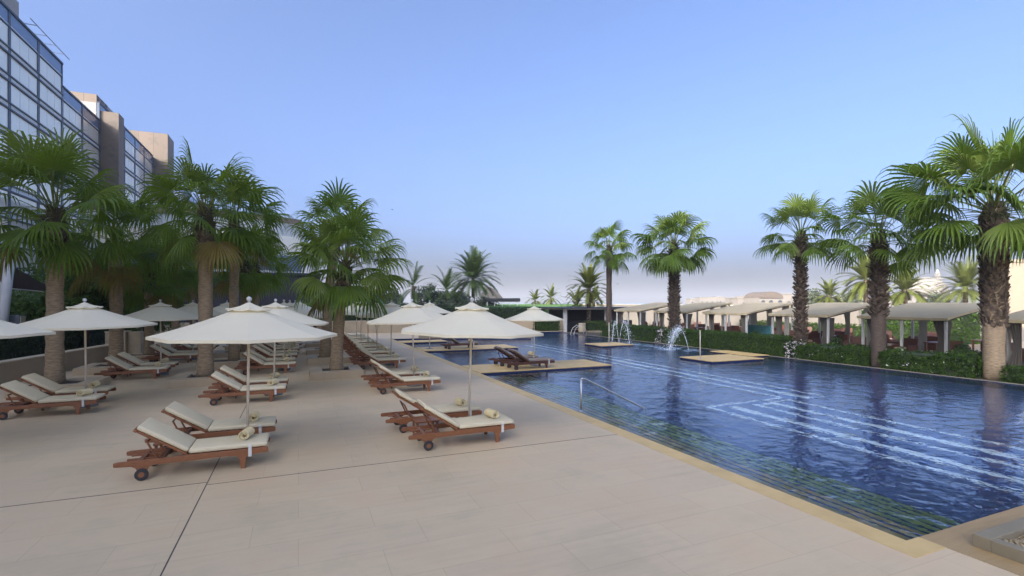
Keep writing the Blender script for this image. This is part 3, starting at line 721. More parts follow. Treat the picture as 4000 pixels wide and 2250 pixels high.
for px, d, H, rad, lab, sd, lm, up, nf in (
    (1848, 62, 6.0, 3.9, 'big dark date palm beyond the end wall, above the poolside parasols', 1, 'date_leaf_grey', .88, 84),
    (1614, 58, 4.9, 3.3, 'ragged date palm with few fronds left of the big dark one', 2, 'date_leaf_grey', 1.15, 16),
    (1745, 66, 4.6, 3.4, 'date palm just left of the big dark one, half hidden in bushes', 3, 'date_leaf_grey', 1.1, 26),
    (2090, 95, 3.4, 2.5, 'left one of two tiny date palms on the horizon', 4, 'date_leaf', 1.0, 24),
    (2152, 92, 3.9, 2.6, 'right one of two tiny date palms on the horizon', 5, 'date_leaf', 1.0, 26),
    (2300, 49, 4.4, 2.5, 'bright green date palm left of the farthest fan palm', 6, 'date_leaf', .9, 44),
    (2250, 60, 3.0, 2.2, 'low date palm behind the flat-roofed pool bar, left one', 7, 'date_leaf', 1.0, 24),
    (2318, 62, 3.1, 2.4, 'low date palm behind the flat-roofed pool bar, right one', 8, 'date_leaf', 1.0, 28),
    (3238, 62, 3.9, 2.3, 'smallest of the date palms behind the cabanas, right of the slim fan palm', 9, 'date_leaf', .95, 44),
    (3382, 50, 5.3, 2.9, 'tallest date palm behind the cabanas, next to a fan palm trunk', 10, 'date_leaf', 1.0, 54),
    (3537, 55, 4.4, 2.9, 'date palm behind the cabana roof with the pale dome behind it', 12, 'date_leaf', .95, 54),
    (3772, 52, 4.6, 3.3, 'widest bright date palm behind the nearest whole cabana roof', 13, 'date_leaf', .95, 72)):
    x, y = at(px, d); date_palm(x, y, -.35, H, lab, rad, sd, nf, .2 if rad < 4 else .36, lm, up)

# ------------------------------------------------------------------ hedges, bushes, trees
def leaf_quad(b, p, nrm, s, r_):
    nrm = (nrm + Vector((r_.gauss(0, .55), r_.gauss(0, .55), r_.gauss(0, .55)))).normalized()
    u = nrm.orthogonal().normalized(); u = (Matrix.Rotation(r_.uniform(0, 6.3), 3, nrm) @ u); v = nrm.cross(u)
    b.add([p - u * s, p - v * s * .45, p + u * s, p + v * s * .45], [(0, 1, 2, 3)])
def hedge(name, label, x0, x1, y0, y1, z0, z1, leaf, n, size, seed, cat='hedge', group=None, lump=.1, flowers=0, ang=0, taper=0):
    r_ = random.Random(seed); cx, cy_ = (x0 + x1) / 2, (y0 + y1) / 2
    t = thing(name, label, cat, (cx, cy_, z0), ang, group)
    hx, hy, h = (x1 - x0) / 2, (y1 - y0) / 2, z1 - z0
    b = MB(); b.box(-hx + .14, -hy + .14, 0, hx - .14, hy - .14, h - .14); b.build('twigs', M['hedge_core'], t)
    b = MB(); A = [2 * hx * 2 * hy, 2 * hx * h, 2 * hx * h, 2 * hy * h, 2 * hy * h]
    for i in range(n):
        q = r_.choices(range(5), A)[0]; u, v = r_.uniform(-1, 1), r_.uniform(-1, 1); k = r_.random() ** 2 * .16
        if q == 0: p = Vector((u * hx, v * hy, h - k)); nn = Vector((0, 0, 1))
        elif q in (1, 2): sg = 1 if q == 1 else -1; p = Vector((u * hx, sg * (hy - k), (v + 1) / 2 * h)); nn = Vector((0, sg, .3))
        else: sg = 1 if q == 3 else -1; p = Vector((sg * (hx - k), v * hy, (u + 1) / 2 * h)); nn = Vector((sg, 0, .3))
        wp = p + Vector((cx, cy_, z0)); w_ = noise.noise(wp * 1.7) + .6 * noise.noise(wp * 4.1)
        p = p + nn * w_ * lump
        if taper: p.z -= abs(noise.noise(Vector((wp.x * .8, wp.y * .8, 3)))) * taper * (p.z / h)
        if p.z < 0.02: p.z = .02
        b.mi = 1 if r_.random() < flowers else 0
        leaf_quad(b, p, nn, size * r_.uniform(.6, 1.3), r_)
    b.build('foliage', [leaf, M['flower']], t)
HG = 'clipped hedges along the right rim of the pool'
hedge('hedge', 'clipped box hedge behind the thin fountain arc, far end of the right rim', 22.45, 23.7, 27.9, 34.6, -.1, .98, M['hedge'], 7000, .055, 1, group=HG, lump=.07)
hedge('hedge', 'long clipped box hedge between the breaking fountain and the slim palm', 22.42, 23.6, 17.9, 26.9, -.1, .95, M['hedge'], 14000, .05, 2, group=HG, lump=.06)
hedge('shrubs', 'loose green shrubs between the slim palm and the bare-trunked palm', 22.45, 24.3, 13.95, 17.2, -.1, .72, M['hedge'], 8000, .05, 3, 'shrubs', group=HG, lump=.2, flowers=.006, taper=.5)
hedge('shrubs', 'loose green shrubs between the bare-trunked palm and the biggest palm', 22.45, 24.3, 10.2, 13.4, -.1, .75, M['hedge'], 8000, .05, 4, 'shrubs', group=HG, lump=.2, flowers=.008, taper=.5)
hedge('shrubs', 'low green shrubs at the right edge beside the biggest palm', 22.45, 24.3, 5.5, 9.4, -.1, .5, M['hedge'], 6000, .05, 5, 'shrubs', group=HG, lump=.2, taper=.4)
hedge('flowering_shrub', 'small white-flowered shrub at the foot of the slim palm', 22.5, 23.3, 17.2, 17.85, -.1, .75, M['hedge_dark'], 1400, .05, 6, 'shrub', lump=.2, flowers=.3)
hedge('flowering_shrub', 'small pink-white flowered shrub at the foot of the full round palm', 22.5, 23.4, 26.95, 27.8, -.1, .8, M['hedge_dark'], 1200, .05, 7, 'shrub', lump=.2, flowers=.3)
hedge('hedge', 'tall dark hedge behind the stone wall at the left', -12.2, -9.4, 14, 38, 0, 1.55, M['hedge_dark'], 18000, .07, 8, lump=.16)
hedge('hedge', 'long dark clipped hedge above the end wall behind the poolside parasols', -4, 17.5, 48.2, 50.2, -.4, 2.25, M['hedge_dark'], 13000, .1, 9, lump=.08)
hedge('hedge', 'dark green hedge block right of the end wall, beside the pool bar', 17.8, 25, 49, 52, -.4, 2.1, M['hedge_dark'], 6000, .1, 10, lump=.08)
hedge('hedge', 'bright green clipped bank behind the furniture of the nearest whole cabana', 38.5, 41, 18, 33, -.4, 2.0, M['hedge'], 12000, .09, 12, lump=.08)
hedge('hedge', 'lower green hedge behind the cabana beside the slim palm', 37, 38.4, 20, 34, -.4, 1.1, M['hedge'], 7000, .08, 13, lump=.08)
b = MB(); b.add([(-30, 51, 2.05), (26, 53, 2.05), (60, 90, 2.3), (-30, 90, 2.3)], [(0, 1, 2, 3)]); b.add([(-30, 51, -.4), (26, 53, -.4), (26, 53, 2.05), (-30, 51, 2.05)], [(0, 1, 2, 3)])
b.add([(26, 53, -.4), (60, 90, -.4), (60, 90, 2.3), (26, 53, 2.05)], [(0, 1, 2, 3)])
struct(b.build('lawn', M['lawn']))

def tree(name, label, x, y, H, rad, leaf, seed, n=5000, size=.16, z0=0, squash=.8, cat='tree', group=None, clumps=26, trunk_r=.16, low=.25):
    r_ = random.Random(seed); t = thing(name, label, cat, (x, y, z0), 0, group)
    b = MB(); cz = H - rad * squash
    b.tube([(0, 0, 0), (.05 * rad, .02, H * .3), (.02, .06 * rad, max(H * .45, cz))], [trunk_r, trunk_r * .75, trunk_r * .5], 9)
    cl = []
    for i in range(clumps):
        while True:
            v = Vector((r_.uniform(-1, 1), r_.uniform(-1, 1), r_.uniform(-1, 1)))
            if .25 < v.length < 1: break
        c = Vector((v.x * rad * .8, v.y * rad * .8, cz + v.z * rad * squash * .8)); c.z = max(c.z, low * H)
        cl.append((c, rad * r_.uniform(.2, .38)))
        if i < 9: b.tube([(0, 0, H * .3), ((c.x) * .4, c.y * .4, (H * .3 + c.z) / 2), tuple(c)], [trunk_r * .5, trunk_r * .3, trunk_r * .12], 6)
    b.build('trunk', M['treebark'], t, smooth=True)
    b = MB()
    for i in range(n):
        c, cr = cl[i % clumps]; v = Vector((r_.gauss(0, 1), r_.gauss(0, 1), r_.gauss(0, 1))).normalized()
        p = c + v * cr * (1 - r_.random() ** 2 * .6) + Vector((0, 0, noise.noise(c + v) * .2))
        leaf_quad(b, p, (v + UP * .5).normalized(), size * r_.uniform(.6, 1.3), r_)
    b.build('crown', leaf, t)
GT = 'leafy trees behind the left terrace'
for i, (px, d, H, rad, lab) in enumerate(((330, 24, 4.6, 2.1, 'dark leafy tree behind the two nearest left palms, above the hedge'), (560, 30, 4.6, 2.3, 'dark leafy tree behind the short low-crowned palm'),
     (130, 27, 3.6, 2.0, 'small leafy tree under the brown awning at the far left'), (470, 36, 6.2, 2.6, 'taller dark tree between the pillar palms'), (760, 44, 6.0, 2.6, 'dark tree left of the charcoal wall'),
     (210, 34, 6.0, 2.5, 'sparse tree in front of the hotel glass beside the nearest left palm'))):
    x, y = at(px, d); tree('leafy_tree', lab, x, y, H, rad, M['tree_leaf'], 50 + i, 6500 if i != 5 else 2500, .13, 0, .85, group=GT)
x, y = at(1228, 42); tree('shrub', 'yellow-green leafy bush beside the trunk of the full bright palm', x, y, 3.7, 1.5, M['bush_leaf'], 70, 5200, .13, 0, .95, 'bush', clumps=20, low=.12)
for i, (px, d, H, rad, lab) in enumerate(((1400, 62, 4.4, 2.6, 'grey-green bush left of the green tent roof'), (1505, 70, 5.2, 3.0, 'grey-green tree behind the green tent roof'), (1560, 60, 3.6, 2.2, 'low grey-green bush at the foot of the ragged date palm'),
      (1670, 68, 5.4, 2.8, 'tallest grey-green tree between the ragged and the big date palm'), (1725, 60, 3.8, 2.0, 'grey-green bush left of the big date palm trunk'), (1790, 75, 5.0, 2.6, 'grey-green tree behind the big date palm trunk'), (1900, 72, 4.0, 2.3, 'grey-green bush right of the big date palm trunk'),
      (3300, 80, 5.2, 3.0, 'pale green tree behind the tallest cabana date palm'), (3180, 90, 5.4, 3, 'pale green tree right of the slim fan palm'), (3660, 85, 5.0, 4.0, 'pale green tree below the tower'))):
    x, y = at(px, d); tree('bushy_tree', lab, x, y, H, rad, M['olive_leaf'], 80 + i, 3800, .2, -.3, .8, group='grey-green trees beyond the hedges', clumps=24, low=.2)

# ------------------------------------------------------------------ stone walls and left background
def wallseg(name, label, p0, p1, h, th, cap=.04, m='wall', z0=0, cat='wall'):
    v = Vector((p1[0] - p0[0], p1[1] - p0[1], 0)); L = v.length
    t = thing(name, label, cat, (p0[0], p0[1], z0), math.atan2(v.y, v.x))
    b = MB(); b.box(0, 0, 0, L, th, h); b.build('wall_body', M[m], t)
    if cap: b = MB(); b.box(-.01, -.02, h, L + .01, th + .02, h + cap); b.build('cap', M['wallcap'], t, bevel=.006)
wallseg('stone_wall', 'low beige stone retaining wall running along the left hedge', (-10.2, 11.5), (-7.75, 28.9), .72, .35)
t = thing('stone_pillar', 'beige stone pillar with two faces at the end of the left wall', 'pillar', (-7.75, 29.4, 0))
b = MB(); b.box(-.55, -.4, 0, .22, .5, 1.28); b.build('shaft', M['wall'], t)
b = MB(); b.box(.225, -.1, 0, .75, .45, 1.27); b.build('side_pier', M['wall'], t)
b = MB(); b.box(-.57, -.42, 1.28, .23, .52, 1.32); b.build('cap', M['wallcap'], t, bevel=.005)
wallseg('stone_wall', 'beige end wall behind the far poolside loungers', (16.3, 44.6), (-14, 46.5), 1.05, .4)
wallseg('stone_wall', 'beige end wall section right of the platform parasol', (24, 43.4), (16.6, 44.2), .95, .4)
wallseg('stone_wall', 'low grey stone wall rising out of the far end of the pool', (8.2, 36.9), (16.2, 34.1), .42, .5, z0=-.0)
wallseg('terracotta_wall', 'terracotta coloured low wall under the brown awning', (-19.5, 27), (-15.5, 30), 2.35, .3, 0, 'redwall')
t = thing('charcoal_building', 'charcoal flat-roofed building behind the middle palms', 'building', (-9.5, 49, 0))
b = MB(); b.box(-7, 0, 0, 11.3, 9, 5.1); b.build('wall', M['charcoal'], t)
b = MB(); b.box(-7.2, -.2, 5.1, 11.5, 9.2, 5.3); b.build('roof', M['darkline'], t)
b = MB()
for k in range(10): b.box(-6.2 + 1.75 * k, -.06, .1, -6.1 + 1.75 * k, -.003, 5.05)
b.build('batten', M['darkline'], t)
t = thing('awning_tent', 'brown fabric awning with a leaning white mast at the left edge', 'awning', (0, 0, 0))
p = [at(70, 21), at(205, 25), at(20, 22)]
z = lambda y, d: 2.7 + (1180 - y) * d / 1960
A1 = Vector((*at(62, 22), z(1050, 22))); A2 = Vector((*at(205, 25), z(1132, 25))); A3 = Vector((*at(205, 25), z(1143, 25))); A4 = Vector((*at(15, 21), z(1125, 21))); A5 = Vector((*at(-40, 24), z(1020, 24)))
b = MB(); off = Vector((0, 0, .03))
ps = [A4, A3, A2, A1, A5]; b.add(ps + [q + off for q in ps], [(4, 3, 2, 1, 0), (5, 6, 7, 8, 9)] + [(i, (i + 1) % 5, (i + 1) % 5 + 5, i + 5) for i in range(5)])
b.build('fabric', M['awning'], t)
b = MB(); b.tube([A4, A3], .03, 8); b.build('hem_bar', M['wallcap'], t)
b = MB(); m0 = Vector((*at(-14, 20), 0)); m1 = Vector((*at(42, 21), z(990, 21))); b.tube([m0, m1], [.19, .16], 14); b.build('mast', M['whitepaint'], t, smooth=True)
x, y = at(52, 21); t = thing('equipment_box', 'grey metal equipment box with pale side behind the left hedge', 'box', (x, y, 0))
b = MB(); b.box(-.28, -.25, 0, .28, .25, 2.15); b.build('cabinet', M['greybox'], t, bevel=.01)
b = MB(); b.box(.285, -.2, .02, .32, .2, 2.1); b.build('side_panel', M['wallcap'], t)
def ornament(px, d, ytop, label):
    x, y = at(px, d); h = z(ytop, d); t = thing('garden_ornament', label, 'ornament', (x, y, 0), 0, 'white garden ornaments')
    b = MB(); b.box(-.09, -.09, 0, .09, .09, h * .82); b.build('pedestal', M['wet'], t, bevel=.01)
    b = MB(); b.lathe([(.05, h * .82), (.1, h * .85), (.06, h * .9), (.11, h * .95), (.05, h)], 10); b.build('urn', M['wet'], t, smooth=True)
ornament(388, 28, 1150, 'white carved ornament on a pedestal behind the left parasol, right one')
ornament(298, 26, 1185, 'shorter white ornament behind the left parasol, left one')

# ------------------------------------------------------------------ hotel
FX = -35.0; FLOOR = 3.6; BAY = 8.05
hotel = thing('hotel_building', 'long stepped glass-fronted hotel with stone towers along the left', 'building', (FX, 0, 0))
def blk(name, x0, x1, y0, y1, z0, z1, m): b = MB(); b.box(x0, y0, z0, x1, y1, z1); return b.build(name, M[m], hotel)
SEG = [(-34, 102.7, 41.2), (102.7, 119.0, 37.6), (119.0, 157.0, 41.0), (157.0, 245.0, 40.6)]
b = MB()
for y0, y1, h in SEG: b.box(-24, y0, -.4, -.45, y1, h - .3)
b.build('wall', M['roofconc'], hotel)
nwin = 0; rest = MB(); bands = MB(); dark = MB(); mull = MB(); par = MB()
for si, (y0, y1, h) in enumerate(SEG):
    nb = max(1, round((y1 - y0) / BAY)); bw = (y1 - y0) / nb
    ztop = h - 2.2; nf = int(ztop // FLOOR)
    for fl in range(nf):
        zb = ztop - (fl + 1) * FLOOR
        bands.box(-.4, y0, zb - .02, .06, y1, zb + .55)
        dark.box(-.4, y0, zb + .551, .22, y1, zb + .76); dark.box(-.4, y0, zb - .24, .21, y1, zb - .021)
        for k in range(nb):
            ya = y0 + k * bw; yb = ya + bw
            big = ya > 74 and zb > 3 and ya < 150 and not (si == 2 and ya < 121)
            wb = MB() if big and nwin < 100 else rest
            for q in range(3):
                pw = (bw - .62) / 3
                wb.box(-.3, ya + .31 + q * pw + .03, zb + .761, .0 + .012 * ((k * 7 + q * 3 + fl) % 3), ya + .31 + (q + 1) * pw - .03, zb + FLOOR - .25)
            if wb is not rest: wb.build('window', M['panel'], hotel); nwin += 1
    for k in range(nb + 1):
        ya = y0 + k * bw; mull.box(-.35, max(y0, ya - .3), 0, .1, min(y1, ya - .08), ztop + 1.9); mull.box(-.35, max(y0, ya + .08), 0, .1, min(y1, ya + .3), ztop + 1.9)
    par.box(-.35, y0 + .02, ztop + .2, .03, y1 - .02, ztop + 1.9)
    dark.box(-.4, y0, ztop - .21, .13, y1, ztop - .02); bands.box(-.4, y0, ztop - .019, .06, y1, ztop + .19); dark.box(-.4, y0, ztop + 1.91, .2, y1, ztop + 2.2)
w_ = rest.build('window', M['panel'], hotel); w_['kind'] = 'stuff'
bands.build('floor_band', M['band'], hotel); dark.build('dark_trim', M['darkline'], hotel); mull.build('mullion', M['mullion'], hotel); par.build('parapet_glass', M['blueglass'], hotel)
blk('stone_tower', -4, 3.0, 119.2, 122.5, 0, 39.3, 'facstone')
blk('stone_tower', -9, -1.2, 121.8, 128, 36, 43.2, 'facstone')
blk('stone_tower', -9, 3.2, 158, 165, 30, 47.2, 'facstone')
blk('roof_block', -8, -1.5, 60, 93, 41, 45.2, 'roofconc')
blk('roof_block', -9, -2.0, 128.1, 139, 40.5, 44, 'roofconc')
b = MB()
for k in range(4): b.tube([(-2, 93 + 3 * k, 42.4), (.5, 93 + 3 * k, 42.4)], .05, 6)
b.tube([(.5, 91, 42.4), (.5, 104, 42.4)], .06, 6)
b.tube([(-2, 93, 41), (-2, 93, 42.4)], .06, 6); b.tube([(-2, 102, 41), (-2, 102, 42.4)], .06, 6)
b.build('roof_trellis', M['mullion'], hotel)
b = MB(); b.tube([(1.2, 160, 44), (1.2, 235, 44)], .1, 6)
for k in range(14): b.tube([(.1, 166 + 5 * k, 40.5), (1.2, 166 + 5 * k, 44)], .06, 6)
b.build('roof_rail', M['mullion'], hotel)
t = thing('glass_wing', 'pale glass end wing with cream cornice behind the tall palms', 'building', (-30, 98, 0))
b = MB(); pts = [(0, 0), (20, 0), (26, 1.5), (30.5, 5), (31, 16), (0, 16)]
b.slab(pts, -.4, 17.2); b.build('wall', M['band'], t)
b = MB(); b.slab([(x * 1.008 - .1, y - .25) for x, y in pts], 17.2, 18.2); b.build('cornice', M['cream'], t)
for k in range(4):
    b = MB(); b.slab([(.2, -.06), (20, -.06), (26.05, 1.42), (30.6, 4.9), (30.4, 5.05), (25.9, 1.55), (19.95, .05), (.2, .05)], 3.6 * k + 1.2, 3.6 * k + 4.0); b.build('window', M['panel' if k % 2 else 'blueglass'], t)

# ------------------------------------------------------------------ cabanas
def curtain(b, x0, y0, x1, y1, z0, z1, pinch=.45, amp=.035):
    n = 14; rows = 7; vs = []
    d = Vector((x1 - x0, y1 - y0, 0)); L = d.length; d.normalize(); nn = Vector((-d.y, d.x, 0))
    for i in range(rows + 1):
        f = i / rows; k = 1 - (1 - pinch) * math.sin(math.pi * min(1, f * 1.0)) ** 1.3 * (1 if f < .62 else .9)
        for j in range(n + 1):
            u = j / n * L * k; p = Vector((x0, y0, 0)) + d * u + nn * amp * math.sin(j * 2.1) + Vector((0, 0, z1 + (z0 - z1) * f)); vs.append(p)
    b.add(vs, [(i * (n + 1) + j, i * (n + 1) + j + 1, (i + 1) * (n + 1) + j + 1, (i + 1) * (n + 1) + j) for i in range(rows) for j in range(n)])
def cabana(y0, y1, label, var, X0=26.0, X1=30.2):
    zb = -.02; L = y1 - y0; t = thing('cabana', label, 'cabana', (X0, y0, zb), 0, 'canvas cabanas on the sunny patio'); D = X1 - X0
    e0, e1 = 1.97, 2.64
    b = MB(); n = 12; vs = []
    for i in range(n + 1):
        f = i / n
        for j in range(9):
            g = j / 8; vs.append((-.15 + (D + .3) * f, -.12 + (L + .24) * g, e0 + (e1 - e0) * (f ** .85) - .05 * math.sin(math.pi * f) * 4 * g * (1 - g) + .05))
    b.add(vs, [(i * 9 + j, (i + 1) * 9 + j, (i + 1) * 9 + j + 1, i * 9 + j + 1) for i in range(n) for j in range(8)])
    lo = [(-.15, -.12), (D + .15, -.12), (D + .15, L + .12), (-.15, L + .12)]
    for i in range(n):
        a, c = vs[i * 9], vs[(i + 1) * 9]; b.quad(a, c, (c[0], c[1], c[2] - .1), (a[0], a[1], a[2] - .1))
        a, c = vs[i * 9 + 8], vs[(i + 1) * 9 + 8]; b.quad(a, c, (c[0], c[1], c[2] - .1), (a[0], a[1], a[2] - .1))
    b.quad(vs[0], vs[8], (vs[8][0], vs[8][1], vs[8][2] - .12), (vs[0][0], vs[0][1], vs[0][2] - .12))
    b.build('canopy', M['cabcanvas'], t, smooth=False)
    b = MB(); b.box(0, 0, e0 - .1, .09, L, e0 - .01); b.box(D - .09, 0, e1 - .1, D, L, e1 - .01)
    for y in (0, L - .09): b.prism([(.0, e0 - .1), (D, e1 - .1), (D, e1), (0, e0)], y, y + .09)
    b.build('roof_frame', M['taupe'], t)
    for x, y in ((0, 0), (0, L / 2 - .05), (0, L - .1), (D - .1, 0), (D - .1, L - .1)):
        b = MB(); b.box(x, y, 0, x + .1, y + .1, (e0 if x < 1 else e1) - .1); b.build('post', M['whitepaint'], t, bevel=.008)
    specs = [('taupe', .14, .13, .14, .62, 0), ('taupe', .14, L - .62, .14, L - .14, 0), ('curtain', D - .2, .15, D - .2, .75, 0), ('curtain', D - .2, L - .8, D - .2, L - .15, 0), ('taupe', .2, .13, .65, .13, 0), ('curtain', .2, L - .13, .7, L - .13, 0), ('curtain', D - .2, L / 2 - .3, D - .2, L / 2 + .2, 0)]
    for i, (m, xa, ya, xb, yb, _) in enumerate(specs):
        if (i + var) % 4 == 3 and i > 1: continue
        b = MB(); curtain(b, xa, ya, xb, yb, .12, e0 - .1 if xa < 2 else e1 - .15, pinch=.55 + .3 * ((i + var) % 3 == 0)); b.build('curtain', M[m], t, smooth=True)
CY = [(7.3, 10.9, 'cabana at the right edge behind the biggest palm'), (12.7, 16.3, 'nearest whole canvas cabana, between the bare-trunked and the biggest palm'), (18.0, 21.5, 'canvas cabana right behind the slim palm trunk'),
      (23.3, 26.8, 'canvas cabana with the teal sofa, third from the right'), (28.6, 32.0, 'canvas cabana just right of the full round palm trunk'), (34.0, 37.4, 'canvas cabana farthest left, left of the full round palm trunk')]
for i, (a, c, lab) in enumerate(CY): cabana(a, c, lab, i)
t = thing('teal_sofa', 'teal day bed with white back inside the third cabana', 'sofa', (28.2, 23.7, -.016))
b = MB(); b.box(-.5, 0, .25, .5, 2.2, .55); b.build('seat', M['teal'], t, bevel=.05, seg=3)
b = MB(); b.box(.4, 0, .56, .58, 2.2, 1.15); b.build('backrest', M['teal'], t, bevel=.05, seg=3)
for yy in (.1, 2.0): b = MB(); b.box(-.4, yy, 0, .4, yy + .1, .249); b.build('leg', M['wicker'], t)

# patio furniture
ac = thing('wicker_armchair', '', 'armchair')
b = MB(); b.box(-.35, -.33, .1, .35, .33, .36); b.build('seat', M['wicker'], ac, bevel=.03)
b = MB(); b.prism([(.28, .361), (.36, .361), (.46, .88), (.37, .9)], -.35, .35); b.build('backrest', M['wicker'], ac, bevel=.02)
for s_ in (-1, 1):
    b = MB(); b.box(-.33, s_ * .38 - .045, .1, .34, s_ * .38 + .045, .58); b.build('armrest', M['wicker'], ac, bevel=.02)
b = MB(); b.box(-.3, -.3, .361, .27, .3, .45); b.build('cushion', M['cushion'], ac, bevel=.03, seg=3)
for sx in (-.28, .28):
    for sy in (-.3, .3): b = MB(); b.box(sx - .03, sy - .03, 0, sx + .03, sy + .03, .099); b.build('leg', M['wicker'], ac)
dt = thing('dining_table', '', 'table')
b = MB(); b.box(-.5, -.42, .68, .5, .42, .73); b.build('table_top', M['teak'], dt, bevel=.01)
for sx in (-.42, .42):
    for sy in (-.34, .34): b = MB(); b.box(sx - .035, sy - .035, 0, sx + .035, sy + .035, .679); b.build('leg', M['teak'], dt)
auc = []; duc = []
ycab = lambda y: min(range(6), key=lambda i: abs((CY[i][0] + CY[i][1]) / 2 - y))
CN = ['rightmost cabana', 'nearest whole cabana', 'cabana behind the slim palm', 'cabana with the teal sofa', 'cabana right of the round palm', 'farthest left cabana']
WORD = ['front left', 'front right', 'back left', 'back right', 'middle', 'outermost', 'rear middle', 'pool side', 'left gap', 'far left gap']
for i in range(6):
    yc = (CY[i][0] + CY[i][1]) / 2
    spots = [(28.0, yc - .9, 0), (28.0, yc + .9, 0), (31.8, yc - 1.2, 2.9), (32.0, yc + 1.3, 3.4), (34.0, yc + .2, 0.4), (33.6, yc + 2.5, 1.5), (35.2, yc - 1.6, .2), (27.0, yc + 2.6, .3), (29.5, yc + 2.7, 1.2), (31.0, yc + 2.4, 4.0)]
    if i == 3: spots = spots[2:]
    for j, (x, y, rz) in enumerate(spots):
        o = copy_tree(ac) if auc else ac; auc.append(1)
        o.location = (x + rnd.uniform(-.2, .2), y + rnd.uniform(-.2, .2), -.016); o.rotation_euler = (0, 0, rz + rnd.uniform(-.3, .3))
        tag(o, 'brown wicker armchair, %s one at the %s' % (WORD[j], CN[i]), 'armchair', 'brown wicker armchairs on the patio')
    for j, (x, y) in enumerate(((29.2, yc + .1), (33.0, yc - .1))):
        o = copy_tree(dt) if duc else dt; duc.append(1)
        o.location = (x, y, -.016); tag(o, 'square teak table %s the %s' % (('inside', 'behind')[j], CN[i]), 'table', 'teak tables on the patio')
wallseg('white_wall', 'long white rendered garden wall behind the left cabanas', (37.5, 23.5), (37.5, 62), 2.75, .3, .06, 'whitehouse', -.4)
# dark pots beside the cabanas
for i, (x, y, lab) in enumerate(((25.8, 17.4, 'dark round pot with a shrub beside the slim palm cabana'), (25.7, 12.0, 'dark round pot with a shrub at the corner of the nearest whole cabana'), (26.0, 22.6, 'dark round pot with a shrub left of the slim palm cabana'))):
    t = thing('plant_pot', lab, 'plant pot', (x, y, -.016), 0, 'dark pots by the cabanas')
    b = MB(); b.lathe([(.2, 0), (.3, .3), (.32, .5), (.27, .5), (.25, .42)], 18); b.build('pot', M['charcoal'], t, smooth=True)
    r_ = random.Random(i); b = MB()
    for k in range(260):
        v = Vector((r_.gauss(0, 1), r_.gauss(0, 1), r_.gauss(0, 1))).normalized(); leaf_quad(b, Vector((0, 0, .7)) + v * .3 * r_.uniform(.4, 1), v, .07, r_)
    b.build('plant', M['hedge_dark'], t)

# ------------------------------------------------------------------ pool bar, ladder, fountains
t = thing('pool_bar', 'low flat-roofed white pool bar with dark counter at the far end', 'pool bar', (23.5, 41.8, -.3))
b = MB(); b.box(-.6, -.4, 2.28, 9.5, 4.4, 2.42); b.build('roof', M['whitepaint'], t)
b = MB(); b.box(-.9, -.7, 2.42, 9.7, 4.6, 2.5); b.build('roof_trim', M['darkline'], t)
for x in (-.2, 4.4, 9):
    b = MB(); b.box(x - .14, -.1, 0, x + .14, .18, 2.28); b.build('column', M['whitepaint'], t)
b = MB(); b.box(.6, 1.8, 0, 8.8, 2.5, 1.1); b.build('counter', M['charcoal'], t)
b = MB(); b.box(.2, 4.0, 0, 9.2, 4.2, 2.27); b.build('back_wall', M['charcoal'], t)
t = thing('stone_bin', 'squat cream stone bin in front of the pool bar', 'bin', (24.4, 40.6, -.09))
b = MB(); b.lathe([(.3, 0), (.34, .1), (.32, .75), (.36, .8), (.3, .82)], 16); b.build('body', M['wallcap'], t, smooth=True)
b = MB(); b.lathe([(.26, .82), (.2, .87), (.05, .89)], 16); b.build('lid', M['charcoal'], t, smooth=True)
t = thing('pool_ladder', 'white curved pool ladder rails at the far end of the pool', 'pool ladder', (22.3, 37.6, -.09))
for k in (0, 1):
    b = MB(); b.tube([(-.5, k * .55, -.7), (-.5, k * .55, .1), (-.3, k * .55, .55), (.1, k * .55, .78), (.6, k * .55, .6), (.8, k * .55, .0)], .025, 8); b.build('rail', M['whitepaint'], t, smooth=True)
b = MB()
for k in range(2): b.box(-.56, .0, -.6 + .3 * k, -.44, .55, -.57 + .3 * k)
b.build('rungs', M['whitepaint'], t)
hedge('shrub', 'rounded green shrub left of the pool bar column', 20.6, 22.6, 41.6, 43.2, 0, 1.35, M['hedge'], 2600, .07, 40, 'shrub', lump=.25, taper=.6)
hedge('hedge', 'low clipped hedge inside the pool bar', 25, 29, 40.9, 41.5, -.3, .9, M['hedge'], 2500, .06, 41, lump=.06)

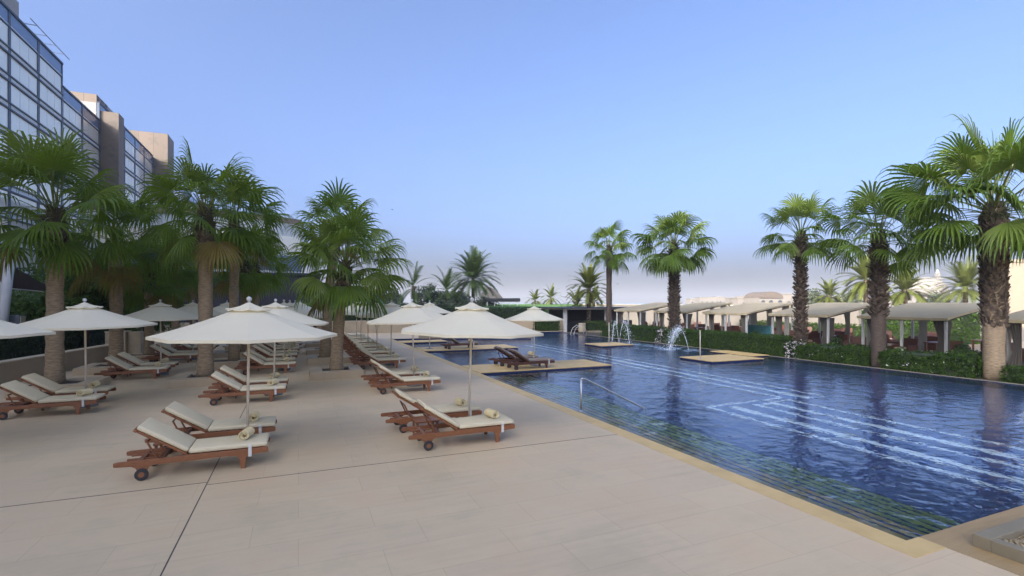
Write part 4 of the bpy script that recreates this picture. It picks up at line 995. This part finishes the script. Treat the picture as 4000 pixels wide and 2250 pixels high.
def jet(label, p0, p1, peak, splash, seed, wob=.02):
    r_ = random.Random(seed); t = thing('fountain_jet', label, 'fountain', (p0[0], p0[1], WZ), 0, 'arched fountain jets in the pool')
    N = 40; pts = []; rad = []
    dx, dy = p1[0] - p0[0], p1[1] - p0[1]
    for i in range(N + 1):
        f = i / N; zz = 4 * peak * f * (1 - f) if True else 0
        pts.append((dx * f + r_.gauss(0, wob) * f, dy * f + r_.gauss(0, wob) * f, max(zz, 0))); rad.append(.010 + .014 * f + abs(r_.gauss(0, .005)))
    b = MB(); b.tube(pts, rad, 7); b.build('stream', M['jet'], t, smooth=True)
    b = MB(); b.lathe([(.05, -.05), (.05, .02), (.02, .03)], 10); b.build('nozzle', M['steel'], t)
    b = MB()
    for i in range(splash):
        f = min(1, max(.35, r_.gauss(.8, .17))); c = Vector((dx * f, dy * f, 4 * peak * f * (1 - f)))
        c += Vector((r_.gauss(0, .12), r_.gauss(0, .12), r_.gauss(0, .1))) * (.5 + f); c.z = max(c.z, .01)
        s_ = r_.uniform(.008, .024)
        b.add([c + Vector(v) * s_ for v in ((1, 0, 0), (-1, 0, 0), (0, 1, 0), (0, -1, 0), (0, 0, 1.3), (0, 0, -1.3))], [(0, 2, 4), (2, 1, 4), (1, 3, 4), (3, 0, 4), (2, 0, 5), (1, 2, 5), (3, 1, 5), (0, 3, 5)])
    o = b.build('droplets', M['jet'], t); o['kind'] = 'stuff'
jet('breaking white fountain arc in front of the hedge', (20.95, 22.9), (20.05, 23.45), 1.24, 900, 1, .02)
jet('thin clear fountain arc at the far island, left branch', (19.65, 28.0), (19.2, 28.1), 1.5, 120, 2)
jet('thin clear fountain arc at the far island, right branch', (19.7, 28.0), (20.35, 27.75), 1.5, 260, 3)
b = MB()
for (cx, cy_, rx, ry) in ((20.3, 23.4, 1.5, 1.7), (19.9, 27.3, 1.6, 1.7), (19.6, 25.2, 1.5, 2.0)):
    n = 40; b.add([(cx + rx * math.cos(6.2832 * k / n) * (1 + .12 * math.sin(5 * 6.2832 * k / n)), cy_ + ry * math.sin(6.2832 * k / n), WZ + .004 + .002 * (cx - 19)) for k in range(n)], [tuple(range(n))])
o = b.build('churned_water', M['foam']); tag(o, 'pale churned patch of water around the fountain jets', 'foam', kind='stuff')

# ------------------------------------------------------------------ far background
def house(px, d, w_, dep, ytop, label, vault=False, nw=3, m='whitehouse', step=True, rz=-.39):
    x, y = at(px, d); h = z(ytop, d) + .4; t = thing('white_house', label, 'house', (x, y, -.4), -YAW, 'low houses on the skyline')
    b = MB(); b.box(-w_ / 2, 0, 0, w_ / 2, dep, h if not vault else h * .7); 
    if step: b.box(-w_ / 2 + w_ * .55, -.6, 0, w_ / 2 - .3, -.002, h * .62)
    b.build('wall', M[m], t)
    b = MB()
    if vault:
        n = 14; pr = [(w_ / 2 * math.cos(math.pi * k / n), h * .7 + (h * .3) * math.sin(math.pi * k / n)) for k in range(n + 1)]; b.prism(pr, -.3, dep + .3)
        b.build('roof', M['brownroof'], t)
    else:
        b.box(-w_ / 2 - .15, -.15, h + .002, w_ / 2 + .15, dep + .15, h + .35); b.build('parapet', M[m], t)
    for k in range(nw):
        cx = -w_ / 2 + w_ * (k + .5) / nw; zz = h * .42; b = MB(); ww = min(.6, w_ / nw * .25)
        n = 8; pr = [(cx - ww, zz - .8), (cx + ww, zz - .8)] + [(cx + ww * math.cos(math.pi * q / n), zz + .6 + ww * math.sin(math.pi * q / n)) for q in range(n + 1)]
        y_ = -.05 if not (step and cx > -w_ / 2 + w_ * .55 and cx < w_ / 2 - .3) else -.66
        b.prism(pr, y_, y_ + .04); b.build('window', M['darkglass'], t)
HS = [(2725, 300, 9, 8, 1168, 'white flat house far left on the skyline behind the round palm', 0, 3), (2772, 280, 11, 8, 1163, 'white flat house with roof garden wall left of the grey box house', 0, 4), (2815, 290, 5, 6, 1161, 'narrow house with dark square front on the skyline', 0, 1),
      (2850, 310, 12, 8, 1164, 'pale long house right of the dark square front', 0, 4), (2882, 270, 7, 8, 1166, 'pale small house just left of the first gabled white house', 0, 2), (2905, 150, 3.4, 6, 1166, 'first small white house with one arched window', 0, 1), (2930, 150, 3.6, 6, 1162, 'second small white house with one window', 0, 1),
      (2960, 152, 3.2, 6, 1157, 'third small white house, brown-roofed', 0, 1), (3012, 140, 6.6, 9, 1139, 'white hall with a big brown barrel-vault roof', 1, 3), (3062, 150, 4.6, 7, 1151, 'white house with flat brown roof right of the vaulted hall', 0, 2), (3090, 170, 5, 7, 1158, 'cream house half behind the slim palm trunk', 0, 2),
      (3185, 160, 7.5, 8, 1163, 'long low white pavilion right of the slim palm', 0, 4), (3285, 150, 6, 8, 1162, 'white pavilion with glass front behind the smallest date palm', 0, 3), (3345, 170, 5, 7, 1160, 'white house behind the tallest cabana date palm', 0, 2)]
for px, d, w_, dep, yt, lab, v, nw in HS: house(px, d, w_, dep, yt, lab, bool(v), nw)
x, y = at(3612, 210); t = thing('domed_hall', 'pale grey domed hall on the right skyline', 'building', (x, y, -.4), -YAW)
b = MB(); b.box(-9, -5, 0, 6.5, 9, 6); b.build('wall', M['whitehouse'], t)
b = MB(); b.lathe([(8, 6), (7.9, 8), (7.2, 10), (5.8, 11.8), (3.6, 13), (1.2, 13.6), (.1, 13.7)], 28); b.build('dome', M['whitehouse'], t, smooth=True)
for k in range(4): b = MB(); b.box(-7.5 + 3.5 * k, -5.06, 2, -6 + 3.5 * k, -5.003, 4.5); b.build('window', M['darkglass'], t)
x, y = at(3662, 240); t = thing('minaret_tower', 'slim white tower between the dome and the widest date palm', 'tower', (x, y, -.4), -YAW)
b = MB(); b.box(-.9, -.9, 0, .9, .9, 14); b.build('shaft', M['whitehouse'], t)
b = MB(); b.box(-1.3, -1.3, 14, 1.3, 1.3, 14.6); b.box(-.75, -.75, 14.6, .75, .75, 17); b.build('gallery', M['whitehouse'], t)
b = MB(); b.lathe([(.75, 17), (.6, 17.7), (.1, 18.6)], 12); b.build('cap', M['band'], t, smooth=True)
x, y = at(3945, 62); t = thing('cream_building', 'tall cream rendered building at the right edge', 'building', (x, y, -.4), -YAW - .80)
b = MB(); b.box(-1, 0, 0, 22, 14, 8.0); b.build('wall', M['cream'], t)
b = MB(); b.box(-1.15, -.15, 8.0, 22.1, 14.1, 8.35); b.build('cornice', M['cream'], t)
b = MB(); b.box(1.4, -.07, .3, 2.3, -.003, 7.9); b.build('recess_panel', M['band'], t)
b = MB(); b.lathe([(5, 8.35), (4.6, 9.6), (3.4, 10.8), (1.5, 11.5), (.2, 11.7)], 24, (8, 7, 0)); b.build('dome', M['cream'], t, smooth=True)
x, y = at(3950, 75)
x, y = at(1968, 70); t = thing('garden_pavilion', 'low pavilion with dark flat roof and pale posts on the lawn', 'pavilion', (x, y, 2.0), -YAW)
b = MB(); b.box(-2.6, 0, .75, 2.3, 4, 1.25); b.build('roof', M['charcoal'], t, bevel=.1)
for k in range(5): b = MB(); b.box(-2.4 + 1.05 * k, .1, -.1, -2.25 + 1.05 * k, .25, .75); b.build('post', M['whitepaint'], t)
b = MB(); b.prism([(-3.6, 1.25), (-.2, 1.25), (-.9, 2.1), (-1.9, 2.9), (-3.0, 2.9)], 4.2, 8); b.build('white_gable', M['whitehouse'], t)
x, y = at(1448, 57); t = thing('green_tent', 'small green pointed tent roof among the grey-green bushes', 'tent', (x, y, 0), .3)
b = MB(); b.add([(-1.3, -1.3, 2.3), (1.3, -1.3, 2.3), (1.3, 1.3, 2.3), (-1.3, 1.3, 2.3), (0, 0, 4.1)], [(0, 1, 4), (1, 2, 4), (2, 3, 4), (3, 0, 4), (3, 2, 1, 0)]); b.build('roof', M['greentent'], t)
for sx in (-1, 1):
    for sy in (-1, 1): b = MB(); b.tube([(sx * 1.2, sy * 1.2, 0), (sx * 1.2, sy * 1.2, 2.3)], .05, 6); b.build('pole', M['polewhite'], t)
def bird(px, d, y_, label, s=1.):
    x, y = at(px, d); t = thing('bird', label, 'bird', (x, y, z(y_, d)), .5)
    b = MB(); pr = [(-.28, .0, .01), (-.2, 0, .03), (-.08, 0, .055), (.06, 0, .06), (.15, 0, .04), (.2, .0, .042), (.25, 0, .03), (.31, 0, .006)]
    b.tube([(q[0] * s, 0, .01 * math.sin(q[0] * 8)) for q in pr], [max(.004, q[2]) * s for q in pr], 8)
    for sg in (-1, 1):
        b.add([Vector(v) * s for v in ((.08, sg * .04, .02), (-.06, sg * .04, .02), (-.1, sg * .28, .1), (.03, sg * .3, .12), (-.12, sg * .52, .05), (-.07, sg * .55, .06))], [(0, 1, 2, 3), (3, 2, 4, 5)])
    b.add([Vector(v) * s for v in ((-.2, -.02, 0), (-.2, .02, 0), (-.42, .07, 0), (-.42, -.07, 0))], [(0, 1, 2, 3)])
    b.build('body', M['birdblack'], t, smooth=True)
bird(1532, 60, 819, 'tiny dark bird flying in the clear sky above the date palms', .5)
bird(2412, 40, 1109, 'tiny dark bird flying just right of the farthest fan palm trunk', .35)

# ------------------------------------------------------------------ air
b = MB(); b.box(-4150, -1000, -2.2, 4150, 4150, 50)
m = bpy.data.materials.new('haze_air'); m.use_nodes = True; t = m.node_tree; t.nodes.remove(t.nodes['Principled BSDF'])
pv = t.nodes.new('ShaderNodeVolumePrincipled'); pv.inputs['Color'].default_value = (.47, .475, .49, 1); pv.inputs['Density'].default_value = .0010; pv.inputs['Anisotropy'].default_value = 0
t.links.new(pv.outputs[0], t.nodes['Material Output'].inputs['Volume'])
o = b.build('haze', m); tag(o, 'thin pale dusty haze over the whole place', 'haze', kind='stuff')
